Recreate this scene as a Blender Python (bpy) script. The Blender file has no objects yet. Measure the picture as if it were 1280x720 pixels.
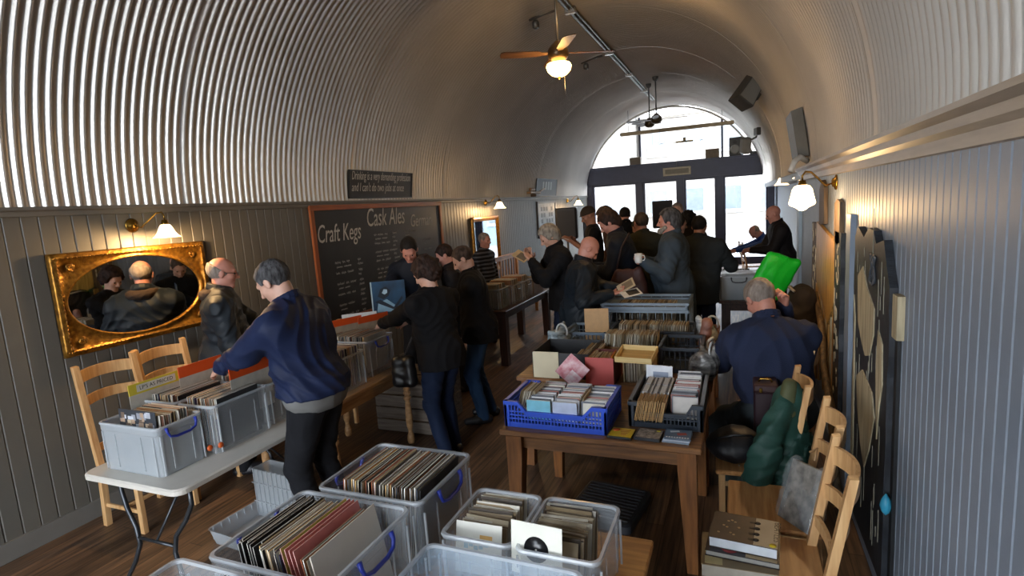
import bpy, math, random
import numpy as np
from mathutils import Vector, Matrix, Euler
random.seed(7)
sc = bpy.context.scene
COL = sc.collection
PI = math.pi
def rad(a): return a*PI/180.0

# ------------------------------------------------------------------ materials
def srgb(h):
    h = h.lstrip('#'); v = [int(h[i:i+2], 16)/255 for i in (0, 2, 4)]
    return tuple((c/12.92 if c <= .04045 else ((c+.055)/1.055)**2.4) for c in v)
MATS = {}
def M(name, col, rough=.6, metal=0.0, var=.12, scale=8.0, stretch=(1, 1, 1), bump=0.0, bscale=None,
      col2=None, spec=.5, emit=None, estr=0.0, alpha=None, coat=0.0, sheen=0.0):
    if name in MATS: return MATS[name]
    if isinstance(col, str): col = srgb(col)
    if isinstance(col2, str): col2 = srgb(col2)
    m = bpy.data.materials.new(name); m.use_nodes = True
    nt = m.node_tree; N = nt.nodes; L = nt.links
    b = N['Principled BSDF']
    b.inputs['Roughness'].default_value = rough
    b.inputs['Metallic'].default_value = metal
    b.inputs['Specular IOR Level'].default_value = spec
    if coat: b.inputs['Coat Weight'].default_value = coat
    if sheen: b.inputs['Sheen Weight'].default_value = sheen
    tc = N.new('ShaderNodeTexCoord'); mp = N.new('ShaderNodeMapping')
    mp.inputs['Scale'].default_value = stretch
    L.new(tc.outputs['Object'], mp.inputs['Vector'])
    nz = N.new('ShaderNodeTexNoise'); nz.inputs['Scale'].default_value = scale
    nz.inputs['Detail'].default_value = 4
    L.new(mp.outputs['Vector'], nz.inputs['Vector'])
    rp = N.new('ShaderNodeValToRGB')
    if col2 is None:
        a = tuple(max(0, c*(1-var)) for c in col); c2 = tuple(min(1, c*(1+var)) for c in col)
    else: a, c2 = col, col2
    rp.color_ramp.elements[0].position = .32; rp.color_ramp.elements[1].position = .68
    rp.color_ramp.elements[0].color = (*a, 1); rp.color_ramp.elements[1].color = (*c2, 1)
    L.new(nz.outputs['Fac'], rp.inputs['Fac']); L.new(rp.outputs['Color'], b.inputs['Base Color'])
    if bump:
        bp = N.new('ShaderNodeBump'); bp.inputs['Strength'].default_value = 1.0
        bp.inputs['Distance'].default_value = bump
        if bscale:
            n2 = N.new('ShaderNodeTexNoise'); n2.inputs['Scale'].default_value = bscale; n2.inputs['Detail'].default_value = 3
            L.new(mp.outputs['Vector'], n2.inputs['Vector']); L.new(n2.outputs['Fac'], bp.inputs['Height'])
        else: L.new(nz.outputs['Fac'], bp.inputs['Height'])
        L.new(bp.outputs['Normal'], b.inputs['Normal'])
    if emit is not None:
        if isinstance(emit, str): emit = srgb(emit)
        b.inputs['Emission Color'].default_value = (*emit, 1); b.inputs['Emission Strength'].default_value = estr
    if alpha is not None:       # thin clear or milky plastic: part of the light passes straight through
        tr = N.new('ShaderNodeBsdfTransparent'); mx = N.new('ShaderNodeMixShader')
        mx.inputs['Fac'].default_value = alpha
        L.new(tr.outputs[0], mx.inputs[1]); L.new(b.outputs[0], mx.inputs[2])
        L.new(mx.outputs[0], N['Material Output'].inputs['Surface'])
    MATS[name] = m
    return m

def wood(name, c1, c2, rough=.45, scale=3.0, axis=1, bump=.0006, coat=0.0):
    st = [14, 14, 14]; st[axis] = 1.2
    return M(name, c1, rough, 0, scale=scale, stretch=tuple(st), col2=c2, bump=bump, coat=coat)

# ------------------------------------------------------------------ mesh building
class MB:
    def __init__(s): s.v = []; s.f = []; s.m = []; s.sm = []
    def add(s, vs, fs, mi=0, smooth=False):
        o = len(s.v); s.v.extend([tuple(p) for p in vs])
        for f in fs: s.f.append(tuple(i+o for i in f)); s.m.append(mi); s.sm.append(smooth)
        return s
    def box(s, c, d, rz=0.0, mi=0, rx=0.0, ry=0.0):
        R = Euler((rx, ry, rz)).to_matrix(); c = Vector(c); h = [x/2 for x in d]
        vs = [c + R @ Vector((sx*h[0], sy*h[1], sz*h[2])) for sz in (-1, 1) for sy in (-1, 1) for sx in (-1, 1)]
        return s.add(vs, [(0, 2, 3, 1), (4, 5, 7, 6), (0, 1, 5, 4), (2, 6, 7, 3), (0, 4, 6, 2), (1, 3, 7, 5)], mi)
    def bbox(s, lo, hi, mi=0):
        return s.box([(a+b)/2 for a, b in zip(lo, hi)], [b-a for a, b in zip(lo, hi)], 0, mi)
    def cbox(s, c, d, r=.004, rz=0.0, mi=0, rx=0.0, ry=0.0):
        "box with chamfered edges"
        R = Euler((rx, ry, rz)).to_matrix(); c = Vector(c); h = [x/2 for x in d]; r = min(r, min(h)*.8)
        vs = []; idx = {}
        for sx in (-1, 1):
            for sy in (-1, 1):
                for sz in (-1, 1):
                    for a in range(3):
                        p = [sx*(h[0]-r), sy*(h[1]-r), sz*(h[2]-r)]; sg = (sx, sy, sz)
                        p[a] = sg[a]*h[a]; idx[(sx, sy, sz, a)] = len(vs); vs.append(c + R @ Vector(p))
        fs = []
        for a in range(3):
            u, w = [(1, 2), (2, 0), (0, 1)][a]
            for sg in (-1, 1):
                q = []
                for su, sw in ((-1, -1), (1, -1), (1, 1), (-1, 1)):
                    k = [0, 0, 0]; k[a] = sg; k[u] = su; k[w] = sw; q.append(idx[(*k, a)])
                fs.append(tuple(q if sg > 0 else q[::-1]))
        for a in range(3):
            u, w = [(1, 2), (2, 0), (0, 1)][a]
            for su in (-1, 1):
                for sw in (-1, 1):
                    k0 = [0]*3; k1 = [0]*3; k0[a] = -1; k1[a] = 1
                    for k in (k0, k1): k[u] = su; k[w] = sw
                    q = [idx[(*k0, u)], idx[(*k1, u)], idx[(*k1, w)], idx[(*k0, w)]]
                    fs.append(tuple(q if su*sw < 0 else q[::-1]))
        for sx in (-1, 1):
            for sy in (-1, 1):
                for sz in (-1, 1):
                    q = [idx[(sx, sy, sz, a)] for a in range(3)]
                    fs.append(tuple(q if sx*sy*sz > 0 else q[::-1]))
        return s.add(vs, fs, mi)
    def tube(s, pts, r, n=8, mi=0, closed=False, smooth=True, caps=True):
        pts = [Vector(p) for p in pts]; m = len(pts); rs = r if isinstance(r, (list, tuple)) else [r]*m
        ref = None; rings = []; vs = []
        for i, p in enumerate(pts):
            if closed: t = pts[(i+1) % m]-pts[i-1]
            else: t = pts[min(i+1, m-1)]-pts[max(i-1, 0)]
            t.normalize()
            if ref is None: ref = Vector((0, 0, 1)) if abs(t.z) < .9 else Vector((1, 0, 0))
            u = ref - t*ref.dot(t)
            if u.length < 1e-5: u = t.orthogonal()
            u.normalize(); ref = u; w = t.cross(u)
            for k in range(n):
                a = 2*PI*k/n; vs.append(p + (u*math.cos(a)+w*math.sin(a))*rs[i])
        fs = []
        for i in range(m if closed else m-1):
            for k in range(n):
                a, b = i*n+k, i*n+(k+1) % n; j = ((i+1) % m)*n
                fs.append((a, b, j+(k+1) % n, j+k))
        if not closed and caps: fs += [tuple(range(n))[::-1], tuple((m-1)*n+k for k in range(n))]
        return s.add(vs, fs, mi, smooth)
    def lathe(s, prof, c=(0, 0, 0), n=20, mi=0, R=None, smooth=True, caps=True):
        vs = []; c = Vector(c)
        for r, z in prof:
            for k in range(n):
                a = 2*PI*k/n; p = Vector((r*math.cos(a), r*math.sin(a), z))
                vs.append(c + (R @ p if R else p))
        fs = []
        for i in range(len(prof)-1):
            for k in range(n): fs.append((i*n+k, i*n+(k+1) % n, (i+1)*n+(k+1) % n, (i+1)*n+k))
        if caps: fs += [tuple(range(n))[::-1], tuple((len(prof)-1)*n+k for k in range(n))]
        return s.add(vs, fs, mi, smooth)
    def prism(s, poly, y0, y1, axis='y', mi=0):
        "poly in the plane normal to the axis, extruded y0..y1"
        def P(a, b, t): return {'y': (a, t, b), 'x': (t, a, b), 'z': (a, b, t)}[axis]
        n = len(poly); vs = [P(a, b, y0) for a, b in poly]+[P(a, b, y1) for a, b in poly]
        fs = [tuple(range(n)), tuple(range(n, 2*n))[::-1]]+[(i, i+n, (i+1) % n+n, (i+1) % n) for i in range(n)]
        return s.add(vs, fs, mi)
    def ribbon(s, pts, w, t, mi=0, up=(0, 0, 1)):
        "flat bar of width w (along up) and thickness t following pts"
        pts = [Vector(p) for p in pts]; up = Vector(up); vs = []; m = len(pts)
        for i, p in enumerate(pts):
            d = (pts[min(i+1, m-1)]-pts[max(i-1, 0)]).normalized(); nn = d.cross(up).normalized()
            for a, b in ((-1, -1), (1, -1), (1, 1), (-1, 1)): vs.append(p+up*(a*w/2)+nn*(b*t/2))
        fs = [(i*4+k, i*4+(k+1) % 4, i*4+4+(k+1) % 4, i*4+4+k) for i in range(m-1) for k in range(4)]
        fs += [(3, 2, 1, 0), tuple((m-1)*4+k for k in range(4))]
        return s.add(vs, fs, mi)
    def mesh(s, name, mats):
        me = bpy.data.meshes.new(name); me.from_pydata(s.v, [], s.f)
        for m in (mats if isinstance(mats, (list, tuple)) else [mats]): me.materials.append(m)
        me.polygons.foreach_set('material_index', s.m); me.polygons.foreach_set('use_smooth', s.sm)
        me.update(); return me
    def build(s, name, mats, parent=None, loc=(0, 0, 0), rz=0.0):
        return link(name, s.mesh(name, mats), parent, loc, rz)

def link(name, data, parent=None, loc=(0, 0, 0), rz=0.0):
    o = bpy.data.objects.new(name, data); COL.objects.link(o)
    o.parent = parent; o.location = loc; o.rotation_euler = (0, 0, rz)
    return o
def tag(o, label=None, cat=None, group=None, kind=None):
    if label: o['label'] = label
    if cat: o['category'] = cat
    if group: o['group'] = group
    if kind: o['kind'] = kind
    return o
def empty(name, loc=(0, 0, 0), rz=0.0, label=None, cat=None, group=None):
    o = link(name, None, None, loc, rz); o.empty_display_size = .1
    return tag(o, label, cat, group)
def struct(name, mb, mats, **k):
    return tag(mb.build(name, mats, **k), kind='structure')
def copy_tree(o, parent=None):
    c = o.copy(); COL.objects.link(c); c.parent = parent
    for ch in list(o.children): copy_tree(ch, c)
    return c
def place(o, loc, rz=0.0, label=None, group=None, first=False):
    c = o if first else copy_tree(o)
    c.location = loc; c.rotation_euler = (0, 0, rz)
    if label: c['label'] = label
    if group: c['group'] = group
    return c
def text(name, body, size, mat, parent, loc, rot, shear=0.0, depth=.0006, align='LEFT', sx=1.0):
    cu = bpy.data.curves.new(name, 'FONT'); cu.body = body; cu.size = size; cu.shear = shear
    cu.extrude = depth; cu.align_x = align; cu.materials.append(mat); cu.resolution_u = 3
    tmp = bpy.data.objects.new(name, cu); COL.objects.link(tmp); bpy.context.view_layer.update()
    me = bpy.data.meshes.new_from_object(tmp.evaluated_get(bpy.context.evaluated_depsgraph_get()))
    bpy.data.objects.remove(tmp); me.materials.clear(); me.materials.append(mat)
    o = bpy.data.objects.new(name, me); COL.objects.link(o); o.parent = parent
    o.location = loc; o.rotation_euler = rot; o.scale = (sx, 1, 1)
    return o
# ------------------------------------------------------------------ the room
XL, XR, XF = -4.5, .68, 1.02        # left wall, right wall, right wall beyond the pier
YB, YE, YP = -2.6, 17.7, 7.35       # back wall, street front, pier
ZL = 2.31                            # ledge height
AX, AR, AH = (XL+XR)/2, (XR-XL)/2, 2.50

def floor_mat():
    m = bpy.data.materials.new('floor boards'); m.use_nodes = True; nt = m.node_tree; N, L = nt.nodes, nt.links
    b = N['Principled BSDF']; tc = N.new('ShaderNodeTexCoord')
    mp = N.new('ShaderNodeMapping'); mp.inputs['Rotation'].default_value = (0, 0, rad(90))
    L.new(tc.outputs['Object'], mp.inputs['Vector'])
    br = N.new('ShaderNodeTexBrick'); br.inputs['Scale'].default_value = 1.0
    br.inputs['Brick Width'].default_value = 1.7; br.inputs['Row Height'].default_value = .115
    br.inputs['Mortar Size'].default_value = .003; br.offset = .37
    br.inputs['Color1'].default_value = (.35, .35, .35, 1); br.inputs['Color2'].default_value = (1, 1, 1, 1)
    br.inputs['Mortar'].default_value = (.08, .08, .08, 1)
    L.new(mp.outputs['Vector'], br.inputs['Vector'])
    m2 = N.new('ShaderNodeMapping'); m2.inputs['Scale'].default_value = (16, .8, 1)
    L.new(tc.outputs['Object'], m2.inputs['Vector'])
    nz = N.new('ShaderNodeTexNoise'); nz.inputs['Scale'].default_value = 2.6; nz.inputs['Detail'].default_value = 7
    L.new(m2.outputs['Vector'], nz.inputs['Vector'])
    rp = N.new('ShaderNodeValToRGB'); e = rp.color_ramp.elements
    e[0].position = .3; e[0].color = (*srgb('#35281f'), 1); e[1].position = .72; e[1].color = (*srgb('#8c6a4e'), 1)
    L.new(nz.outputs['Fac'], rp.inputs['Fac'])
    mx = N.new('ShaderNodeMix'); mx.data_type = 'RGBA'; mx.blend_type = 'MULTIPLY'; mx.inputs[0].default_value = .8
    L.new(rp.outputs['Color'], mx.inputs[6]); L.new(br.outputs['Color'], mx.inputs[7])
    L.new(mx.outputs[2], b.inputs['Base Color'])
    n3 = N.new('ShaderNodeTexNoise'); n3.inputs['Scale'].default_value = 1.3
    L.new(tc.outputs['Object'], n3.inputs['Vector'])
    mr = N.new('ShaderNodeMapRange'); mr.inputs[3].default_value = .33; mr.inputs[4].default_value = .6
    L.new(n3.outputs['Fac'], mr.inputs[0]); L.new(mr.outputs[0], b.inputs['Roughness'])
    bp = N.new('ShaderNodeBump'); bp.inputs['Distance'].default_value = .0015
    L.new(mx.outputs[2], bp.inputs['Height']); L.new(bp.outputs['Normal'], b.inputs['Normal'])
    return m
fl = MB().bbox((XL-.3, YB-.3, -.1), (XF+.3, YE+.3, 0)); struct('floor', fl, floor_mat())

def galv():
    m = M('galvanised sheet', '#cdc8c1', .28, .64, var=.10, scale=.9, stretch=(1, 1, 1))
    return m
GALV = galv()
def corrugated():
    pitch, dep, sub = .0725, .0125, 12
    y0, y1 = YB, YE
    ny = int((y1-y0)/pitch*sub); na = 72
    ys = np.linspace(y0, y1, ny+1)
    off = -dep*(2*((1+np.sin(2*PI*ys/pitch))/2)**2.0-.8)     # narrow crests towards the room, broader valleys
    # a bolder overlap seam every 2.3 m and slightly uneven sheets
    off -= .014*np.exp(-((ys % 2.32)-1.16)**2/.0005)
    a = np.linspace(PI, 0, na+1)
    ca, sa = np.cos(a), np.sin(a)
    V = np.empty((ny+1, na+1, 3))
    V[:, :, 0] = AX+(AR+off[:, None])*ca[None]; V[:, :, 2] = ZL+(AH+off[:, None])*sa[None]; V[:, :, 1] = ys[:, None]
    n = na+1; i = np.arange(ny)[:, None]*n+np.arange(na)[None]
    F = np.stack([i, i+1, i+n+1, i+n], -1).reshape(-1, 4)
    me = bpy.data.meshes.new('ceiling'); nv = V.reshape(-1, 3)
    me.vertices.add(len(nv)); me.vertices.foreach_set('co', nv.astype(np.float32).ravel())
    me.loops.add(F.size); me.loops.foreach_set('vertex_index', F.astype(np.int32).ravel())
    me.polygons.add(len(F)); me.polygons.foreach_set('loop_start', np.arange(len(F), dtype=np.int32)*4)
    me.polygons.foreach_set('use_smooth', np.ones(len(F), bool))
    me.update(calc_edges=True); me.materials.append(GALV)
    o = link('ceiling', me); o['kind'] = 'structure'
    # the brick vault behind the lining keeps daylight out
    mb = MB(); mb.prism([(AX+(AR+.12)*math.cos(t), ZL+(AH+.12)*math.sin(t)) for t in np.linspace(0, PI, 40)] +
                        [(AX+(AR+.3)*math.cos(t), ZL+(AH+.3)*math.sin(t)) for t in np.linspace(PI, 0, 40)], YB-.3, YE+.02)
    struct('ceiling_vault', mb, M('vault masonry', '#5b5049', .9))
corrugated()

def boards(name, x0, x1, y0, y1, z0, z1, face, col, pitch=.1):
    "tongue and groove panelling: real boards with V grooves on the room side, x0 < x1"
    mb = MB(); g = .007; n = max(1, round((y1-y0)/pitch)); st = (y1-y0)/n
    xs, xb = (x1, x0) if face > 0 else (x0, x1)
    prof = []
    for i in range(n):
        a = y0+i*st
        prof += [(xs-face*g, a), (xs, a+g), (xs, a+st-g)]
    prof.append((xs-face*g, y1))
    poly = prof+[(xb, y1), (xb, y0)]
    k = len(poly); vs = [(x, y, z) for z in (z0, z1) for x, y in poly]
    fs = [(i, (i+1) % k, (i+1) % k+k, i+k) for i in range(k)]+[tuple(range(k))[::-1], tuple(range(k, 2*k))]
    if face < 0: fs = [f[::-1] for f in fs]
    mb.add(vs, fs)
    return struct(name, mb, col)
PL = M('left panelling paint', '#5f5c55', .5, var=.05, scale=5, bump=.0004, bscale=60)
PR = M('right panelling paint', '#7f8894', .45, var=.05, scale=5, bump=.0004, bscale=60)
boards('wall_left', XL-.1, XL, YB, YE, 0, ZL, 1, PL, .105)
boards('wall_right', XR, XR+.1, YB, YP-.02, 0, ZL, -1, PR, .075)
boards('wall_right_far', XF, XF+.1, YP, YE, 0, ZL+.5, -1, PR, .1)
mb = MB().bbox((XR, YP-.02, 0), (XF+.1, YP+.1, ZL)); struct('wall_pier', mb, PR)
# ledges where the lining meets the panelling
TR = M('left ledge paint', '#6d6a64', .5, var=.05)
TRR = M('right cornice wood paint', '#a29484', .4, var=.15, scale=3, stretch=(8, 1, 8))
mb = MB()
mb.prism([(XL, ZL-.055), (XL+.018, ZL-.05), (XL+.02, ZL-.02), (XL+.04, ZL-.01), (XL+.04, ZL+.012), (XL-.1, ZL+.012), (XL-.1, ZL-.055)], YB, YE)
struct('trim_1', mb, TR)
mb = MB()
mb.prism([(XR, ZL-.12), (XR-.012, ZL-.115), (XR-.015, ZL-.07), (XR-.035, ZL-.05), (XR-.04, ZL-.02), (XR-.07, ZL), (XR-.07, ZL+.02), (XR+.1, ZL+.02), (XR+.1, ZL-.12)], YB, YP)
struct('trim_2', mb, TRR)
mb = MB(); mb.bbox((XR-.035, YP-.13, .86), (XR+.02, YP+.1, ZL-.12)); struct('trim_3', mb, M('pale blue pier board', '#8fa3b3', .5, var=.05))
mb = MB(); mb.bbox((XR-.03, 4.03, .0), (XR, 4.17, 1.92)); mb.bbox((XR-.018, 4.17, .0), (XR, 4.23, 1.9)); struct('trim_4', mb, M('right strip paint', '#7b8796', .45, var=.05))
mb = MB(); mb.bbox((XR-.05, YP-1.2, .0), (XR, YP-.13, .86)); struct('trim_5', mb, M('dark pier base', '#2c2f35', .5))
for nm, x, s in (('baseboard_left', XL, 1), ('baseboard_right', XR, -1)):
    mb = MB(); mb.bbox((min(x, x+s*.02), YB, 0), (max(x, x+s*.02), YE if s > 0 else YP-1.2, .13)); struct(nm, mb, TR if s > 0 else PR)

# ------------------------------------------------------------------ street front (far end)
NAVY = M('navy frame paint', '#30344c', .4, var=.08)
GLASS = M('window glass', '#dfe8ea', .05, 0, var=0, alpha=.06)
PLAST = M('white reveal paint', '#cfc8be', .6, var=.05)
zs, zt = 2.64, 3.13      # door head / beam top
mbs = MB(); mbs.bbox((XL+.02, YE-.16, zs), (1.02, YE+.05, zt)); mbs.bbox((XL+.02, YE-.2, zt-.03), (1.02, YE+.05, zt+.03))
struct('trim_6', mbs, NAVY)
cols = [-4.42, -2.82, -1.60, -.50, .88]
wd = [.17, .15, .15, .16, .16]
mb = MB()
for x, w in zip(cols, wd): mb.bbox((x-w/2, YE-.12, 0), (x+w/2, YE+.02, zs))
struct('trim_7', mb, NAVY)
for i in range(4):
    a, b = cols[i]+wd[i]/2, cols[i+1]-wd[i+1]/2; t = .07
    r = MB(); r.bbox((a, YE-.07, zs-t), (b, YE, zs)); r.bbox((a, YE-.07, 0), (b, YE, .22)); r.bbox((a, YE-.07, .22), (a+t, YE, zs-t)); r.bbox((b-t, YE-.07, .22), (b, YE, zs-t))
    kind = 'door' if i in (1, 2) else 'window'
    o = struct('%s_%d' % (kind, i+1), r, NAVY)
    g = MB().bbox((a+t, YE-.04, .22), (b-t, YE-.03, zs-t)); g.build('pane', GLASS, o)
    h = MB()
    if kind == 'door':
        h.tube([(a+.1, YE-.07, 1.0), (a+.1, YE-.13, 1.0), (a+.1, YE-.13, 1.35), (a+.1, YE-.07, 1.35)], .012); h.build('door_handle', M('steel', '#9a9a98', .3, .9), o)
# arched fanlight above the beam
mb = MB()
ang = [t for t in np.linspace(PI, 0, 49)]
def archp(r, t, dz=0): return (AX-.05+(AR+r)*math.cos(t)*.985, ZL+dz+(AH+r)*math.sin(t))
poly = [archp(-.02, t) for t in ang]+[archp(-.07, t) for t in ang[::-1]]
poly = [(x, max(z, zt-.02)) for x, z in poly]
for i in range(len(ang)-1):
    a0, a1 = poly[i], poly[i+1]; b1, b0 = poly[-2-i], poly[-1-i]
    if a0[1] <= zt and a1[1] <= zt and b0[1] <= zt: continue
    mb.add([(p[0], y, p[1]) for y in (YE-.12, YE) for p in (a0, a1, b1, b0)],
           [(0, 1, 2, 3), (7, 6, 5, 4), (0, 4, 5, 1), (3, 2, 6, 7)])
struct('wall_end', mb, PLAST)
mb = MB()
for x in (-2.79, -.43): mb.bbox((x-.03, YE-.06, zt), (x+.03, YE, ZL+AH*math.sqrt(1-((x-AX)/AR)**2)-.1))
o = struct('window_5', mb, NAVY)
g = MB(); g.prism([(x, z) for x, z in [archp(-.06, t) for t in ang] if z > zt], YE-.03, YE-.02); g.build('pane', GLASS, o)
# side returns beside the shop front
mb = MB(); mb.bbox((XF-.05, YE-.3, 0), (XF+.1, YE+.05, ZL+.5)); struct('wall_end_right', mb, PR)
mb = MB(); mb.prism([(XR-.0, ZL-.1), (XF+.1, ZL-.1), (XF+.1, 3.4), (XR+.06, 3.4)], YP, YE-.3); struct('wall_haunch', mb, PR)
# back end of the arch, behind the camera: a glazed doorway and fanlight let daylight in
mb = MB()
for lo, hi in (((XL-.1, 0), (-3.7, 3.0)), ((-.1, 0), (XR+.1, 3.0)), ((XL-.1, 2.5), (XR+.1, 2.75))):
    mb.bbox((lo[0], YB-.12, lo[1]), (hi[0], YB, hi[1]))
q_ = [archp(.05, t) for t in ang if archp(.05, t)[0] > -2.3]
mb.prism([(-2.3, 2.7)]+q_+[(XR+.1, 2.7)], YB-.12, YB)  # unseen half-arch infill, added to cut rear daylight on the left ceiling
struct('wall_back', mb, PL)
mb = MB()
for x in (-3.7, -2.5, -1.3, -.1): mb.bbox((x-.05, YB-.1, 0), (x+.05, YB, 2.5))
mb.bbox((-3.7, YB-.1, 0), (-.1, YB, .15))
o = struct('window_6', mb, NAVY); g = MB().bbox((-3.7, YB-.06, .15), (-.1, YB-.05, 2.5)); g.build('pane', GLASS, o)

# ------------------------------------------------------------------ the street outside
PAVE = M('pavement', '#8d8a84', .9, var=.1)
mb = MB().bbox((-20, YE+.3, -.12), (20, YE+22, -.02)); struct('pavement', mb, PAVE)
mb = MB().bbox((-20, YB-14, -.12), (20, YB-.3, -.02)); struct('pavement_back', mb, PAVE)
def far_block(x0, x1, y, h, col, rows, cols_, label):
    t = empty('terraced_building', ((x0+x1)/2, y, 0), 0, label, 'building')
    w = x1-x0; mb = MB().bbox((-w/2, 0, -.1), (w/2, 3, h)); mb.bbox((-w/2-.1, -.15, h), (w/2+.1, 3, h+.25)); mb.build('facade', M(label, col, .9), t)
    for r in range(rows):
        for c in range(cols_):
            x = -w/2+(c+.5)*w/cols_; z = 1.2+r*h/rows
            m = MB(); m.bbox((x-.55, -.06, z), (x+.55, .02, z+1.4)); m.bbox((x-.6, -.1, z-.1), (x+.6, .02, z))
            wi = m.build('window', M('far window surround', '#8f9193', .6), t)
            m = MB().bbox((x-.46, -.075, z+.1), (x+.46, -.062, z+1.3)); m.build('pane', M('far pane', '#586066', .2), wi)
far_block(-13, -5.2, YE+12, 7.5, '#7a756e', 2, 4, 'pale stone building across the street seen through the left pane')
far_block(-5, 2.5, YE+14, 6.4, '#88827a', 2, 4, 'light rendered building across the street seen through the middle doors')
far_block(3, 12, YE+12, 8.0, '#74858a', 3, 4, 'blue grey building across the street seen through the right pane')

# ------------------------------------------------------------------ light
w = bpy.data.worlds.new('World'); sc.world = w; w.use_nodes = True
N, L = w.node_tree.nodes, w.node_tree.links
bg = N['Background']; tc = N.new('ShaderNodeTexCoord'); sp = N.new('ShaderNodeSeparateXYZ'); rp = N.new('ShaderNodeValToRGB')
L.new(tc.outputs['Generated'], sp.inputs[0]); L.new(sp.outputs['Z'], rp.inputs['Fac']); L.new(rp.outputs['Color'], bg.inputs['Color'])
rp.color_ramp.elements[0].color = (.80, .84, .88, 1); rp.color_ramp.elements[1].color = (.62, .74, .92, 1)
bg.inputs['Strength'].default_value = 19.0
def portal(name, loc, rot, sx, sy):
    la = bpy.data.lights.new(name, 'AREA'); la.shape = 'RECTANGLE'; la.size = sx; la.size_y = sy
    la.cycles.is_portal = True
    o = bpy.data.objects.new(name, la); COL.objects.link(o); o.location = loc; o.rotation_euler = rot
portal('portal_front', (AX, YE+.1, 2.4), (rad(-90), 0, 0), 5.4, 4.9)
portal('portal_back', (AX, YB-.2, 2.4), (rad(90), 0, 0), 5.4, 4.9)
def lamp(name, loc, power, col=(1, .62, .28), r=.03):
    la = bpy.data.lights.new(name, 'POINT'); la.energy = power; la.color = col; la.shadow_soft_size = r
    o = bpy.data.objects.new(name, la); COL.objects.link(o); o.location = loc
    return o
# ------------------------------------------------------------------ camera
cam = bpy.data.cameras.new('Camera'); co = bpy.data.objects.new('Camera', cam); COL.objects.link(co); sc.camera = co
F_PX, VPX, VPY, ROLL = 690., 923., 241., rad(3.8)
yv = Vector((VPX-640, 360-VPY, -F_PX)).normalized(); hv = Vector((math.cos(ROLL), math.sin(ROLL), 0))
xv = (hv-yv*hv.dot(yv)).normalized(); zv = xv.cross(yv)
Mx = Matrix((xv, yv, zv))     # rows: world axes seen from the camera
co.matrix_world = Matrix.Translation((0, 0, 2.1)) @ Mx.to_4x4()
cam.sensor_width = 36; cam.lens = F_PX/1280*36; cam.clip_start = .05; cam.clip_end = 200
vs = sc.view_settings; vs.view_transform = 'Standard'; vs.look = 'None'; vs.exposure = 0.0; vs.gamma = 1; vs.use_curve_mapping = False
cy = sc.cycles; cy.use_denoising = True; cy.denoising_prefilter = 'ACCURATE'; cy.denoising_input_passes = 'RGB_ALBEDO_NORMAL'; cy.max_bounces = 8; cy.diffuse_bounces = 5; cy.glossy_bounces = 4; cy.transparent_max_bounces = 24
cy.transmission_bounces = 4; cy.sample_clamp_indirect = 6; cy.caustics_reflective = False; cy.caustics_refractive = False
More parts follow.
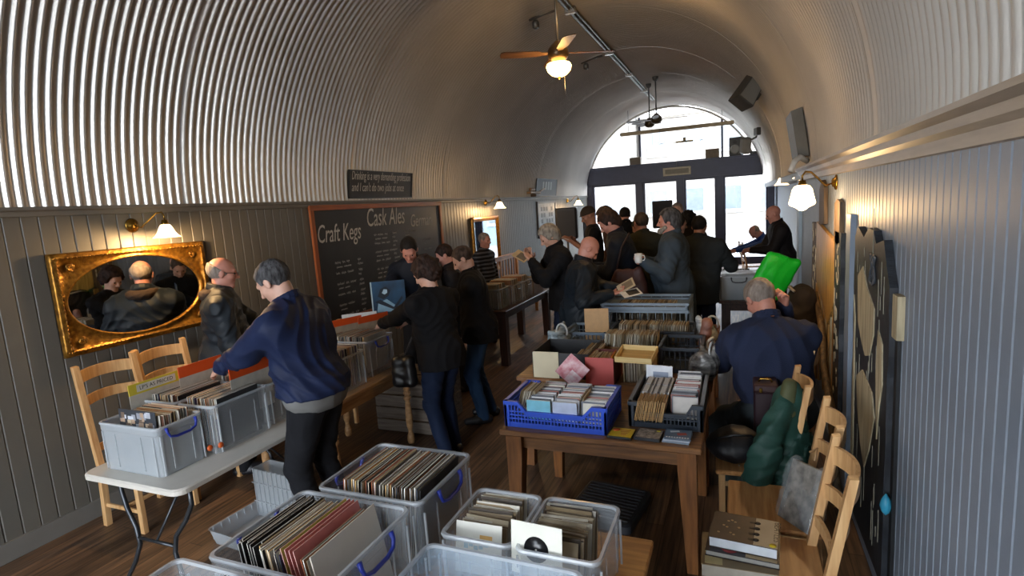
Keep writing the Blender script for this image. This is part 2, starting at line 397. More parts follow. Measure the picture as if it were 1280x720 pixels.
# ------------------------------------------------------------------ figures: one smooth surface per body and per garment
class Field:
    def __init__(s, lo, hi, res):
        s.lo = np.array(lo, np.float32); s.res = res
        s.n = np.ceil((np.array(hi)-s.lo)/res).astype(int)+1
        s.V = np.full(s.n, .3, np.float32)
        s.ax = [s.lo[i]+res*np.arange(s.n[i], dtype=np.float32) for i in range(3)]
    def win(s, lo, hi):
        a = np.maximum(0, np.floor((np.array(lo)-s.lo)/s.res).astype(int)); b = np.minimum(s.n, np.ceil((np.array(hi)-s.lo)/s.res).astype(int)+1)
        return tuple(slice(int(x), int(max(x, y))) for x, y in zip(a, b))
    def grid(s, w):
        return np.meshgrid(s.ax[0][w[0]], s.ax[1][w[1]], s.ax[2][w[2]], indexing='ij', sparse=True)
    def put(s, w, d, k, cut=False):
        if cut:
            s.V[w] = np.maximum(s.V[w], -d); return
        a = s.V[w]
        if k > 0:
            h = np.maximum(k-np.abs(a-d), 0)/k; s.V[w] = np.minimum(a, d)-h*h*k*.25
        else: s.V[w] = np.minimum(a, d)
    def cone(s, p0, p1, r0, r1, k=.02, cut=False):
        p0 = np.array(p0, float); p1 = np.array(p1, float); m = max(r0, r1)+max(k, .0)+2*s.res
        w = s.win(np.minimum(p0, p1)-m, np.maximum(p0, p1)+m); X, Y, Z = s.grid(w)
        d = p1-p0; L2 = max(float(d@d), 1e-9)
        t = np.clip(((X-p0[0])*d[0]+(Y-p0[1])*d[1]+(Z-p0[2])*d[2])/L2, 0, 1)
        q = np.sqrt((X-p0[0]-t*d[0])**2+(Y-p0[1]-t*d[1])**2+(Z-p0[2]-t*d[2])**2)-(r0+t*(r1-r0))
        s.put(w, q, k, cut)
    def ell(s, c, r, R=None, k=.02, cut=False):
        c = np.array(c, float); r = np.array(r, float); m = max(r)+max(k, 0)+2*s.res
        w = s.win(c-m, c+m); X, Y, Z = s.grid(w); P = [X-c[0], Y-c[1], Z-c[2]]
        if R is not None:
            R = np.array(R, float); P = [R[0, i]*P[0]+R[1, i]*P[1]+R[2, i]*P[2] for i in range(3)]
        k1 = np.sqrt((P[0]/r[0])**2+(P[1]/r[1])**2+(P[2]/r[2])**2)+1e-6
        k2 = np.sqrt((P[0]/r[0]**2)**2+(P[1]/r[1]**2)**2+(P[2]/r[2]**2)**2)+1e-6
        s.put(w, k1*(k1-1)/k2, k, cut)
    def plane(s, p, n):
        "keep the side the normal n points away from"
        X, Y, Z = s.grid((slice(None),)*3); n = np.array(n, float); n /= np.linalg.norm(n)
        s.V = np.maximum(s.V, ((X-p[0])*n[0]+(Y-p[1])*n[1]+(Z-p[2])*n[2]).astype(np.float32))
    def folds(s, amp, f=(16, 16, 9), seed=0):
        X, Y, Z = s.grid((slice(None),)*3); q = seed*1.7
        w = .09*np.sin(9*Z+q)+.07*np.sin(11*X+2*q)+.06*np.sin(13*Y+q)
        n = np.sin(f[0]*(X+w)+f[2]*Z+q)*np.sin(f[1]*(Y-w)-f[2]*1.3*Z+2*q)
        n2 = 1-2*np.abs(np.sin(1.3*f[0]*(X-.8*Y+w)+.8*f[2]*(Z+w)+q))
        n3 = 1-2*np.abs(np.sin(-.9*f[0]*(X+Y-w)+2.1*f[2]*(Z+w)+3*q))
        s.V = (s.V-amp*(.6*n+.5*n2+.45*n3)).astype(np.float32)
    def rough(s, amp, f=150, seed=0):
        X, Y, Z = s.grid((slice(None),)*3); q = seed*1.3
        s.V = (s.V-amp*(np.sin(f*X+q+2*np.sin(40*Z))*np.sin(f*Y-q+2*np.sin(37*X))*np.sin(f*.8*Z+q))).astype(np.float32)
    def mesh(s, name, mat):
        V = s.V; S = V < 0
        V[0], V[-1] = .1, .1; V[:, 0], V[:, -1] = .1, .1; V[:, :, 0], V[:, :, -1] = .1, .1
        S = V < 0; n = S.shape
        c = np.zeros([k-1 for k in n], np.uint8)
        for a in (0, 1):
            for b in (0, 1):
                for d in (0, 1): c += S[a:n[0]-1+a, b:n[1]-1+b, d:n[2]-1+d]
        act = (c > 0) & (c < 8); ids = np.full(act.shape, -1, np.int32); I = np.argwhere(act)
        ids[act] = np.arange(len(I)); P = np.zeros((len(I), 3), np.float64); cnt = np.zeros(len(I))
        corner = {(a, b, d): V[I[:, 0]+a, I[:, 1]+b, I[:, 2]+d].astype(np.float64) for a in (0, 1) for b in (0, 1) for d in (0, 1)}
        for ka, va in corner.items():
            for ax in range(3):
                if ka[ax]: continue
                kb = list(ka); kb[ax] = 1; vb = corner[tuple(kb)]; m = (va < 0) != (vb < 0)
                t = np.where(m, va/np.where(m, va-vb, 1), 0)
                q = np.tile(np.array(ka, float), (len(I), 1)); q[:, ax] += t
                P += q*m[:, None]; cnt += m
        P = P/cnt[:, None]+I; P = P*s.res+s.lo
        F = []
        for ax in range(3):
            u, w = (ax+1) % 3, (ax+2) % 3
            sl0 = [slice(None)]*3; sl1 = [slice(None)]*3; sl0[ax] = slice(0, -1); sl1[ax] = slice(1, None)
            m = S[tuple(sl0)] != S[tuple(sl1)]; E = np.argwhere(m)
            E = E[(E[:, u] > 0) & (E[:, w] > 0) & (E[:, u] < n[u]-1) & (E[:, w] < n[w]-1)]
            if not len(E): continue
            ins = S[E[:, 0], E[:, 1], E[:, 2]]
            def g(du, dw):
                q = E.copy(); q[:, u] -= du; q[:, w] -= dw; return ids[q[:, 0], q[:, 1], q[:, 2]]
            Q = np.stack([g(1, 1), g(0, 1), g(0, 0), g(1, 0)], -1)
            Q[~ins] = Q[~ins][:, ::-1]; F.append(Q)
        F = np.concatenate(F).astype(np.int32)
        me = bpy.data.meshes.new(name); me.vertices.add(len(P)); me.vertices.foreach_set('co', P.astype(np.float32).ravel())
        me.loops.add(F.size); me.loops.foreach_set('vertex_index', F.ravel())
        me.polygons.add(len(F)); me.polygons.foreach_set('loop_start', np.arange(len(F), dtype=np.int32)*4)
        me.polygons.foreach_set('use_smooth', np.ones(len(F), bool)); me.update(calc_edges=True); me.validate()
        me.materials.append(mat); return me

def npv(*a): return np.array(a, float)
def unit(v): return v/max(np.linalg.norm(v), 1e-9)
def ik(a, b, l1, l2, pole):
    d = b-a; L = np.linalg.norm(d)
    if L > (l1+l2)*.995: b = a+d*(l1+l2)*.995/L; d = b-a; L = np.linalg.norm(d)
    x = (l1*l1-l2*l2+L*L)/(2*L); h = math.sqrt(max(l1*l1-x*x, 0)); u = d/L
    p = pole-u*(pole@u); p = unit(p)
    return a+u*x+p*h, b

SKIN = {'fair': M('fair skin', '#c69a86', .5, var=.07, scale=30), 'pink': M('ruddy skin', '#bd8270', .48, var=.08, scale=30),
        'tan': M('tanned skin', '#a8765d', .5, var=.07, scale=30)}
def cloth(name, col, rough=.85, sheen=.0, **k):
    return M(name, col, rough, var=k.pop('var', .14), scale=k.pop('scale', 5), bump=k.pop('bump', .0015), bscale=k.pop('bscale', 220), sheen=sheen, spec=k.pop('spec', .22), **k)
def hairm(name, c1, c2): return M(name, c1, .7, scale=45, stretch=(1, 1, .35), col2=c2, bump=.004, bscale=120, spec=.2)
SHOE = M('dark shoe leather', '#17161a', .45)
EYE = M('eye', '#1b1411', .25)
GRIP_MAT = M('glasses frame', '#241c18', .35)

def person(label, T, face, skin='fair', hair='short', hairmat=None, top=None, top_kind='jacket', legs=None, shoes=SHOE,
           lean=8, lean2=None, side=0, head=(20, 0), hands=(None, None), grip=(.5, .5), palm=(None, None), bulk=1.0, belly=0.0,
           hem=.80, res=.010, seated=False, feet=None, collar=.016, fold=.004, glasses=False, sleeve=1.0, sides=None,
           head_off=None, poles=(None, None), seed=0, base=None, group=None):
    """T: world position of the top of the head. face: heading in degrees (0 = away from the camera along +Y, 90 = towards -X).
    lean: forward bend of the lower spine, lean2 of the upper spine; head=(pitch down, yaw) relative to straight ahead."""
    lean2 = lean if lean2 is None else lean2
    a1, a2, sd = rad(lean), rad(lean2), rad(side)
    def dirv(a): return unit(npv(math.sin(sd), math.sin(a), math.cos(a)))
    hipz = .52 if seated else .93
    pel = npv(0, 0, hipz); u1 = dirv(a1); waist = pel+u1*.18; u2 = dirv(a2); chest = waist+u2*.18; neckb = chest+u2*.155
    hp, hy = rad(head[0]), rad(head[1]); nu = unit(u2+npv(0, .35*math.sin(hp), .6)); headc = neckb+nu*.15
    # head frame columns: right, forward, up
    Rz = np.array([[math.cos(hy), -math.sin(hy), 0], [math.sin(hy), math.cos(hy), 0], [0, 0, 1]])
    Rx = np.array([[1, 0, 0], [0, math.cos(hp), math.sin(hp)], [0, -math.sin(hp), math.cos(hp)]])
    RH = Rz @ Rx
    headc = headc+RH @ npv(0, .02, .01)
    if head_off is not None: headc = headc+npv(*head_off)
    Hd = lambda x, y, z: headc+RH @ npv(x, y, z)
    topz = (headc+npv(0, 0, .118)).copy()
    th = rad(face); c, s_ = math.cos(th), math.sin(th)
    if base is None:
        S = T[2]/topz[2]
        wx = c*topz[0]-s_*topz[1]; wy = s_*topz[0]+c*topz[1]
        loc = (T[0]-wx*S, T[1]-wy*S, 0)
    else: S, loc = base
    def tolocal(p):
        x, y = (p[0]-loc[0])/S, (p[1]-loc[1])/S; return npv(c*x+s_*y, -s_*x+c*y, p[2]/S)
    sh = {}; lat = unit(npv(math.cos(sd), 0, -math.sin(sd)))
    for k in (-1, 1): sh[k] = neckb-u2*.085+lat*k*.172*(.35+.65*bulk)+npv(0, .0, 0)
    el = {}; wr = {}; hd = {}
    for i, k in enumerate((-1, 1)):      # -1 = the figure's left, 1 = right   (local x to the right when looking along +Y)
        t = hands[i]
        t = sh[k]+npv(k*.10, .06+.1*math.sin(a2), -.54) if t is None else tolocal(t)
        el[k], wr[k] = ik(sh[k], t, .29, .265, npv(k*.55, -.5, -.75) if poles[i] is None else npv(*poles[i]))
        hd[k] = unit(wr[k]-el[k])
    hip = {k: pel+npv(k*.09, 0, -.02) for k in (-1, 1)}; kn = {}; an = {}
    for i, k in enumerate((-1, 1)):
        if seated:
            f = npv(k*.17, .45, .09) if feet is None else tolocal(feet[i])+npv(0, 0, .09)
        else: f = npv(k*.10, -.02+(.05*k if seed % 2 else -.04*k), .085) if feet is None else tolocal(feet[i])+npv(0, 0, .085)
        kn[k], an[k] = ik(hip[k], f, .43, .42, npv(k*.12, 1, .1 if not seated else .9))
    allp = [pel, headc, *sh.values(), *el.values(), *wr.values(), *kn.values(), *an.values()]
    lo = np.min(allp, 0)-.24; hi = np.max(allp, 0)+.24; lo[2] = max(lo[2], -.03); 
    ab = .7+.3*bulk; pb0 = 1+(bulk-1)*.42
    def torso(F, g, k=.07):
        R1 = np.stack([lat, unit(np.cross(u1, lat)), u1], 1); R2 = np.stack([lat, unit(np.cross(u2, lat)), u2], 1)
        pb = 1+(bulk-1)*.42
        F.ell(pel+u1*.0, ((.165+g)*pb, .115+g, .13+g), R1, k)
        F.ell(waist-u1*.02+R1 @ npv(0, belly*.6, 0), ((.145+g)*(.3*pb+.7*bulk)+belly*.25, .105+g+belly*.6, .16+g), R1, k)
        F.ell(chest-u2*.01, ((.17+g)*bulk, .112+g+.03*(bulk-1), .18+g), R2, k)
        F.cone(sh[-1]*.75+sh[1]*.25, sh[1]*.75+sh[-1]*.25, .062+g, .062+g, k)
        for kk in (-1, 1): F.cone(neckb-u2*.02, sh[kk], .045+g*.5, .052+g, k)
    # ---- body
    F = Field(lo, hi, res*.8 if res > .008 else res)
    torso(F, -.012)
    F.cone(neckb-u2*.05, Hd(0, -.02, -.06), .058, .052, .03)
    if seated or True:
        for k in (-1, 1):
            F.cone(hip[k], kn[k], .078, .050, .05); F.cone(kn[k], an[k], .050, .034, .03); fwd = unit(npv(k*.12, 1, 0))
            F.cone(an[k]-npv(0, 0, .05), an[k]-npv(0, 0, .058)+fwd*.13, .03, .022, .02)
    for k in (-1, 1):
        F.cone(sh[k], el[k], .048, .037, .04); F.cone(el[k], wr[k], .038, .026, .02)
    # head and face
    F.ell(Hd(0, -.014, .028), (.076, .096, .088), RH, .02); F.ell(Hd(0, .028, -.038), (.059, .064, .078), RH, .03)
    F.cone(Hd(-.012, .07, -.098), Hd(.012, .07, -.098), .021, .021, .02)
    F.cone(Hd(-.03, .076, .026), Hd(.03, .076, .026), .014, .014, .015)
    for k in (-1, 1):
        F.ell(Hd(k*.04, .058, -.022), (.024, .024, .022), RH, .02); F.ell(Hd(k*.032, .098, .004), (.015, .013, .009), RH, 0, cut=True)
        F.ell(Hd(k*.078, -.006, -.006), (.010, .021, .033), RH, .006); F.ell(Hd(k*.014, .098, -.032), (.010, .010, .008), RH, .006)
    F.cone(Hd(0, .086, .016), Hd(0, .112, -.026), .008, .012, .010)
    F.cone(Hd(-.02, .083, -.056), Hd(.02, .083, -.056), .006, .006, .006); F.cone(Hd(-.018, .082, -.068), Hd(.018, .082, -.068), .007, .007, .006)
    F.cone(Hd(-.022, .092, -.062), Hd(.022, .092, -.062), .002, .002, 0, cut=True)
    # hands
    for i, k in enumerate((-1, 1)):
        d = hd[k]; pn = palm[i]
        if pn is None: pn = npv(-k*.7, .1, -.7)
        else:
            q = npv(*pn); pn = npv(c*q[0]+s_*q[1], -s_*q[0]+c*q[1], q[2])
        pn = unit(pn-d*(pn@d)); la = np.cross(d, pn)*k     # lateral towards the little finger side is -la*? kept consistent per hand
        if (la @ npv(k, 0, 0)) < 0: la = -la
        W = wr[k]; g = grip[i]
        for j in range(4):
            o = (j-1.5)*.0195; L = (.88, 1.0, .94, .74)[j if True else 0]
            b0 = W+d*.088+la*(-o)*-1+pn*.002; F.cone(W+d*.015+la*o*.6, b0, .016, .0125, .012)
            p, ang = b0, g*.5
            for seg, rr in ((.040*L, .0098), (.026*L, .0088), (.021*L, .0078)):
                q = p+(d*math.cos(ang)+pn*math.sin(ang))*seg; F.cone(p, q, rr, rr-.0006, .003); p = q; ang += g*.9
        t0 = W+d*.03-la*.022; t1 = t0+unit(d*.75-la*.65+pn*.25)*.042; t2 = t1+unit(d*.95-la*.15+pn*(.3+.3*g))*.032
        F.cone(W+d*.02, t0, .017, .015, .01); F.cone(t0, t1, .0145, .0115, .008); F.cone(t1, t2, .0112, .0095, .004)
    body = F.mesh('person', SKIN[skin])
    root = link('person', body, None, loc, th); root.scale = (S, S, S); tag(root, label, 'person', group)
    def child(nm, F, mat):
        o = link(nm, F.mesh(nm, mat), root); return o
    for k in (-1, 1):
        m = MB(); m.lathe([(0.001, -.008), (.006, -.006), (.0085, 0), (.006, .006), (.001, .008)], Hd(k*.032, .0815, .004), 8)
        m.build('eye', EYE, root)
    # ---- hair
    if hair != 'none' and hairmat is not None:
        hl = headc-.2; hh = headc+.2
        H = Field(hl, hh, .006 if res <= .009 else .008); g = {'short': .007, 'thick': .014, 'curly': .026, 'balding': .005, 'bob': .018, 'cap': .014, 'crop': .004}[hair]
        H.ell(Hd(0, -.016, .030), (.078+g, .098+g, .089+g), RH, 0)
        if hair in ('thick', 'curly', 'bob'):
            H.ell(Hd(0, -.06, -.02), (.072+g*.7, .05+g, .075+g), RH, .03)
            if hair == 'curly':
                H.ell(Hd(0, -.035, .02), (.105, .12, .108), RH, .02)
                rr = random.Random(seed)
                for q in range(70):
                    a = rr.uniform(0, 2*PI); b = rr.uniform(-.9, 1.4)
                    H.ell(Hd(.104*math.cos(a)*math.cos(b), -.035+.120*math.sin(a)*math.cos(b), .02+.110*math.sin(b)), (.022, .022, .022), RH, .008)
        if hair == 'cap':
            H.ell(Hd(0, .10, .045), (.068, .07, .010), RH, .01)
            H.plane(Hd(0, -.1, -.005), -(RH @ npv(0, -.25, 1)))
            H.folds(.0008)
        else:
            nrm = {'balding': None}.get(hair, 1)
            if hair == 'balding':
                H.plane(Hd(0, -.05, -.075), -(RH @ npv(0, -.2, 1))); H.plane(Hd(0, -.06, .055), RH @ npv(0, .55, 1)); H.plane(Hd(0, .035, 0), RH @ npv(0, 1, -.1))
            else:
                low = -.085 if hair in ('short', 'crop') else (-.105 if hair != 'bob' else -.12)
                X, Y, Z = H.grid((slice(None),)*3); q = [X-headc[0], Y-headc[1], Z-headc[2]]
                u = [RH[0, i]*q[0]+RH[1, i]*q[1]+RH[2, i]*q[2] for i in range(3)]
                # hairline: low at the nape, round the ears, up to the forehead
                line = np.interp(u[1], [-.12, -.055, -.03, .01, .035, .055, .10], [low-.0, low, low+.055, low+.085, low+.09, .075, .082])
                H.V = np.maximum(H.V, ((line-u[2])*.7+.004*np.sin(90*u[0])*np.sin(80*u[1])).astype(np.float32))
            H.rough(.0035 if hair != 'balding' else .001, 75, seed); H.rough(.0022 if hair != 'balding' else .001, 160, seed+1)
        child('cap' if hair == 'cap' else 'hair', H, hairmat)
    # ---- top garment
    if top is not None:
        g = {'jacket': .026, 'shirt': .012, 'coat': .030, 'puffer': .034, 'tee': .007}[top_kind]
        J = Field(lo-.04, hi+.04, res)
        torso(J, g)
        hz = hem*1.0
        if top_kind in ('coat', 'jacket', 'puffer', 'shirt', 'tee') and not seated:
            J.cone(pel, npv(0, .01, hz-.12), (.13+g)*pb0, (.135+g)*pb0+(.02 if top_kind == 'coat' else 0), .08)
            J.cone(pel+npv(-.06, 0, 0), npv(-.07, 0, hz-.12), (.11+g)*pb0, (.115+g)*pb0, .06); J.cone(pel+npv(.06, 0, 0), npv(.07, 0, hz-.12), (.11+g)*pb0, (.115+g)*pb0, .06)
        for k in (-1, 1):
            e = el[k]; wv = wr[k]-hd[k]*.012
            J.cone(sh[k], e, (.062+g*.7)*ab, (.052+g*.7)*ab, .035)
            if top_kind != 'tee': J.cone(e, e+(wv-e)*sleeve, (.050+g*.7)*ab, (.037+g*.4)*ab, .02)
        if fold: J.folds(fold*1.35, seed=seed)
        if top_kind == 'puffer':
            X, Y, Z = J.grid((slice(None),)*3); J.V = (J.V-.008*np.abs(np.sin(PI*Z/.085))+.004).astype(np.float32)
        if not seated: J.plane(npv(0, 0, hz), npv(0, 0, -1))
        else: J.plane(pel+npv(0, 0, -.05), npv(0, .2, -1))
        # neck opening and collar
        nd = unit(Hd(0, -.02, -.06)-neckb)
        J.cone(neckb+nd*.035, neckb+nd*.2, .060, .075, 0, cut=True)
        if collar:
            ct = neckb+nd*.02
            a_ = unit(np.cross(nd, npv(0, 1, 0))); b_ = np.cross(nd, a_)
            ring = [ct+(a_*math.cos(q)*.070+b_*math.sin(q)*.074)+nd*(.012-.022*math.sin(q)*(-1 if b_[1] > 0 else 1)*-1) for q in np.linspace(0, 2*PI, 17)]
            for q in range(16): J.cone(ring[q], ring[q+1], collar*.8, collar*.8, .006)
            for q in range(16): J.cone(ring[q]+nd*.022, ring[q+1]+nd*.022, collar*.55, collar*.55, .006)
        child({'jacket': 'jacket', 'shirt': 'shirt', 'coat': 'coat', 'puffer': 'jacket', 'tee': 't_shirt'}[top_kind], J, top)
    # ---- trousers and shoes
    if legs is not None:
        Tt = Field(lo-.02, hi, res); 
        Tt.ell(pel+npv(0, 0, -.0), (.172*pb0, .128, .14), None, .04)
        for k in (-1, 1):
            Tt.cone(hip[k], kn[k], .100*pb0, .072, .05); Tt.cone(kn[k], an[k]-npv(0, 0, .03), .072, .060, .03)
        Tt.folds(.0045, (14, 14, 16), seed+3); Tt.plane(npv(0, 0, .035), npv(0, 0, -1)); Tt.plane(pel+npv(0, 0, .16), npv(0, 0, 1))
        child('trousers', Tt, legs)
        for k in (-1, 1):
            Sf = Field(an[k]-.22, an[k]+.22, .008)
            fwd = unit(npv(k*.14, 1, 0)); z = an[k]-npv(0, 0, .052)
            Sf.cone(z-fwd*.045, z+fwd*.06, .042, .046, .03); Sf.cone(z+fwd*.06, z+fwd*.165, .046, .034, .03); Sf.cone(z, z+npv(0, 0, .06), .04, .038, .02)
            Sf.plane(npv(0, 0, .002), npv(0, 0, -1)); child('shoe', Sf, shoes)
    if glasses:
        m = MB()
        for k in (-1, 1):
            m.tube([Hd(k*.034+.021*math.cos(q), .107, .002+.016*math.sin(q)) for q in np.linspace(0, 2*PI, 13)[:-1]], .0022, 5, closed=True)
            m.tube([Hd(k*.055, .105, .006), Hd(k*.078, .05, .008), Hd(k*.082, -.01, .006), Hd(k*.08, -.03, -.012)], .0022, 5)
        m.tube([Hd(-.013, .108, .004), Hd(0, .112, .007), Hd(.013, .108, .004)], .0022, 5); m.build('glasses', GRIP_MAT, root)
    return root, dict(S=S, loc=loc, wr=wr, th=th, neckb=neckb, headc=headc)
# ------------------------------------------------------------------ furniture
PINE = wood('pine chair wood', '#b98a58', '#d9b07c', .4, axis=2, coat=.2)
PINE_H = wood('pine seat wood', '#a8733f', '#cc9a63', .4, axis=0)
OAKD = wood('dark oak', '#2e1a12', '#4d2e1f', .4, axis=1)
OAKL = wood('dark oak leg', '#2e1a12', '#4a2b1d', .4, axis=2)
PINET = wood('stained pine top', '#5d3c22', '#8d6138', .42, axis=0)
PINEL = wood('stained pine leg', '#68401f', '#935f31', .42, axis=2)
STEEL = M('dark tube steel', '#43464a', .35, .7)

def chair(name, label, wd=.44, back=1.0, seat_z=.46, mat=PINE, group=None):
    """seat faces -Y, back posts at +Y; origin on the floor under the seat centre"""
    t = empty(name, (0, 0, 0), 0, label, 'chair', group); h = wd/2
    m = MB(); m.cbox((0, -.01, seat_z-.014), (wd+.02, .43, .028), .008); m.build('seat', PINE_H, t)
    for s in (-1, 1):
        m = MB(); m.cbox((s*(h-.02), -.19, (seat_z-.03)/2), (.038, .038, seat_z-.03), .004); m.build('leg', mat, t)
        m = MB(); x = s*(h-.018); y0, y1, y2 = .21, .175, .275; w = .019
        prof = [(y0-w, 0), (y1-w, seat_z), (y2-w-.004, back), (y2+w-.01, back+.004), (y1+w, seat_z), (y0+w, 0)]
        m.prism(prof, x-.02, x+.02, 'x'); m.build('back_post', mat, t)
    for z, hh in ((back-.085, .085), (back-.26, .07)):
        m = MB(); f = (z-seat_z)/(back-seat_z); yb = .175+.10*f
        m.ribbon([((-1+2*i/12)*(h-.03), yb+.055*(1-(-1+2*i/12)**2), z+.012*(1-(-1+2*i/12)**2)) for i in range(13)], hh, .016)
        m.build('back_rail', mat, t)
    m = MB(); m.ribbon([((-1+2*i/12)*(h-.03), .19+.03*(1-(-1+2*i/12)**2), seat_z+.13) for i in range(13)], .055, .016); m.build('back_rail', mat, t)
    for z in (.16,):
        for s in (-1, 1):
            m = MB(); m.cbox((s*(h-.02), .0, z), (.018, .37, .028), .003); m.build('stretcher', mat, t)
    for y in (-.19, .19):
        m = MB(); m.cbox((0, y, seat_z-.06), (wd-.06, .02, .055), .003); m.build('apron', mat, t)
    m = MB(); m.cbox((0, -.0, .16), (wd-.06, .018, .028), .003); m.build('stretcher', mat, t)
    return t
# right hand row: the backs stand against the right wall, seats face the tables (rz -90: seat towards -X)
c0 = chair('pine_chair', 'pale pine ladder back chair nearest the viewer by the right wall, books on its seat')
place(c0, (.13, 2.49, 0), rad(-90), first=True)
for (x, y, a, lab) in ((.16, 3.0, -90, 'pale pine chair behind the nearest one, clear wrapped magazines leaning on it'),
                       (.08, 3.56, -88, 'pine chair under the green padded coat with a black bag on its seat'),
                       (.20, 4.36, -92, 'pine chair at the right wall on which the navy sweater man sits'),
                       (.28, 5.08, -90, 'pine chair behind the seated man, back post against the carved panels'),
                       (.36, 5.60, -90, 'farthest pine chair of the right wall row before the pale blue pier')):
    place(c0, (x, y, 0), rad(a), label=lab)
c1 = chair('high_back_chair', 'wooden high back chair under the gilt mirror behind the white folding table', back=1.19)
place(c1, (-4.08, 2.52, 0), rad(90), first=True)
place(c1, (-4.12, 2.97, 0), rad(90), label='wooden high back chair standing behind the bald man in glasses')
place(c0, (-3.86, 4.62, 0), rad(88), label='wooden chair below the large chalkboard beside the blue picture record')
for x, y, a, l in ((-.05, 12.6, 80, 'light wooden chair near the shop window beside the bowed bald man'), (.3, 13.6, 100, 'light wooden chair farthest away against the bright shop window')):
    place(c0, (x, y, 0), rad(a), label=l)

def table(name, label, x0, x1, y0, y1, h=.76, tt=.035, leg=.09, taper=.055, top=PINET, lm=PINEL, apron=.10, inset=.03, ap_mat=None):
    cx, cy = (x0+x1)/2, (y0+y1)/2; w, d = x1-x0, y1-y0
    t = empty(name, (cx, cy, 0), 0, label, 'table')
    m = MB(); m.cbox((0, 0, h-tt/2), (w, d, tt), .006); m.build('tabletop', top, t)
    m = MB()
    for s in (-1, 1):
        m.box((0, s*(d/2-inset-leg/2), h-tt-apron/2), (w-2*inset-leg, .022, apron)); m.box((s*(w/2-inset-leg/2), 0, h-tt-apron/2), (.022, d-2*inset-leg, apron))
    m.build('apron', ap_mat or top, t)
    for sx in (-1, 1):
        for sy in (-1, 1):
            a, b = leg/2, taper/2; cxx, cyy = sx*(w/2-inset-a), sy*(d/2-inset-a); m = MB()
            ox, oy = sx*(a-b), sy*(a-b)
            vs = [(cxx+i*a, cyy+j*a, z) for z in (h-tt, h-tt-apron-.01) for i, j in ((-1, -1), (1, -1), (1, 1), (-1, 1))]+[(cxx+ox+i*b, cyy+oy+j*b, 0) for i, j in ((-1, -1), (1, -1), (1, 1), (-1, 1))]
            fs = [(0, 1, 2, 3)]+[(k*4+q, k*4+4+q, k*4+4+(q+1) % 4, k*4+(q+1) % 4) for k in (0, 1) for q in range(4)]+[(11, 10, 9, 8)]
            m.add(vs, fs); m.build('leg', lm, t)
    return t
table('pine_table', 'stained pine table under the blue crate and flat compact discs', -1.37, -.19, 2.93, 3.93, leg=.10, taper=.06)
table('pine_table', 'stained pine table behind the first, holding boxes of brown singles', -1.66, -.18, 3.95, 5.20, leg=.09, taper=.07)
table('pine_table', 'third pine table in line carrying the large slate grey crate', -1.30, -.18, 5.22, 6.0, leg=.09, taper=.07)
table('dark_table', 'dark brown table by the left wall under the clear bins beyond the black jacket man', -3.46, -2.84, 6.56, 8.5, leg=.11, taper=.10, top=OAKD, lm=OAKL)
table('record_table', 'pale wooden table in the foreground carrying the clear boxes of records', -1.78, -.33, .45, 2.12, h=.72, top=wood('honey wood', '#a9703a', '#cf9553', .35, axis=0), lm=PINEL)
table('dark_table', 'dark table standing near the doors under the sellers boxes', -.24, .34, 7.35, 9.2, leg=.09, taper=.08, top=OAKD, lm=OAKL)
table('dark_table', 'long dark table by the window at the far end of the room', -2.75, -1.95, 10.9, 13.4, leg=.09, taper=.08, top=OAKD, lm=OAKL)
# left table with turned legs
t = empty('turned_leg_table', (-3.19, 3.62, 0), 0, 'light wooden table with turned legs under the bins the woman browses', 'table')
HON = wood('light beech', '#9a7148', '#c29a6c', .45, axis=1)
m = MB(); m.cbox((0, 0, .742), (.86, 1.16, .036), .006); m.build('tabletop', HON, t)
m = MB()
for s in (-1, 1): m.box((0, s*.5, .67), (.74, .02, .11)); m.box((s*.36, 0, .67), (.02, 1.0, .11))
m.build('apron', HON, t)
prof = [(.001, 0), (.026, 0), (.034, .03), (.034, .07), (.022, .10), (.019, .13), (.030, .17), (.033, .24), (.028, .34), (.021, .41), (.034, .43), (.034, .445), (.024, .455), (.024, .465), (.034, .475), (.034, .49), (.024, .50), (.024, .51), (.032, .52), (.030, .55), (.024, .57), (.036, .59), (.036, .62)]
for sx in (-1, 1):
    for sy in (-1, 1):
        m = MB(); m.lathe(prof, (sx*.36, sy*.50, 0), 16); m.cbox((sx*.36, sy*.50, .67), (.075, .075, .12), .004); m.build('leg', HON, t)

# white folding table
def rrect(w, d, r, n=6):
    p = []
    for cx, cy, a0 in ((w/2-r, d/2-r, 0), (-w/2+r, d/2-r, 90), (-w/2+r, -d/2+r, 180), (w/2-r, -d/2+r, 270)):
        for k in range(n+1):
            a = rad(a0+90*k/n); p.append((cx+r*math.cos(a), cy+r*math.sin(a)))
    return p
def loft(mb, rings, mi=0, cap0=True, cap1=True, smooth=False):
    "rings: list of (outline, z)"
    n = len(rings[0][0]); vs = [(x, y, z) for o, z in rings for x, y in o]
    fs = [(i*n+k, i*n+(k+1) % n, (i+1)*n+(k+1) % n, (i+1)*n+k) for i in range(len(rings)-1) for k in range(n)]
    if cap0: fs.append(tuple(range(n))[::-1])
    if cap1: fs.append(tuple((len(rings)-1)*n+k for k in range(n)))
    mb.add(vs, fs, mi, smooth)
t = empty('folding_table', (-3.14, 2.44, 0), 0, 'white plastic folding table with dark tube legs at the left edge', 'table')
WPL = M('white moulded plastic', '#c9c4ba', .45, var=.04, bump=.0004, bscale=300)
m = MB(); loft(m, [(rrect(.79, 1.22, .06), .70), (rrect(.82, 1.25, .07), .71), (rrect(.82, 1.25, .07), .733), (rrect(.80, 1.23, .065), .742)]); m.build('tabletop', WPL, t)
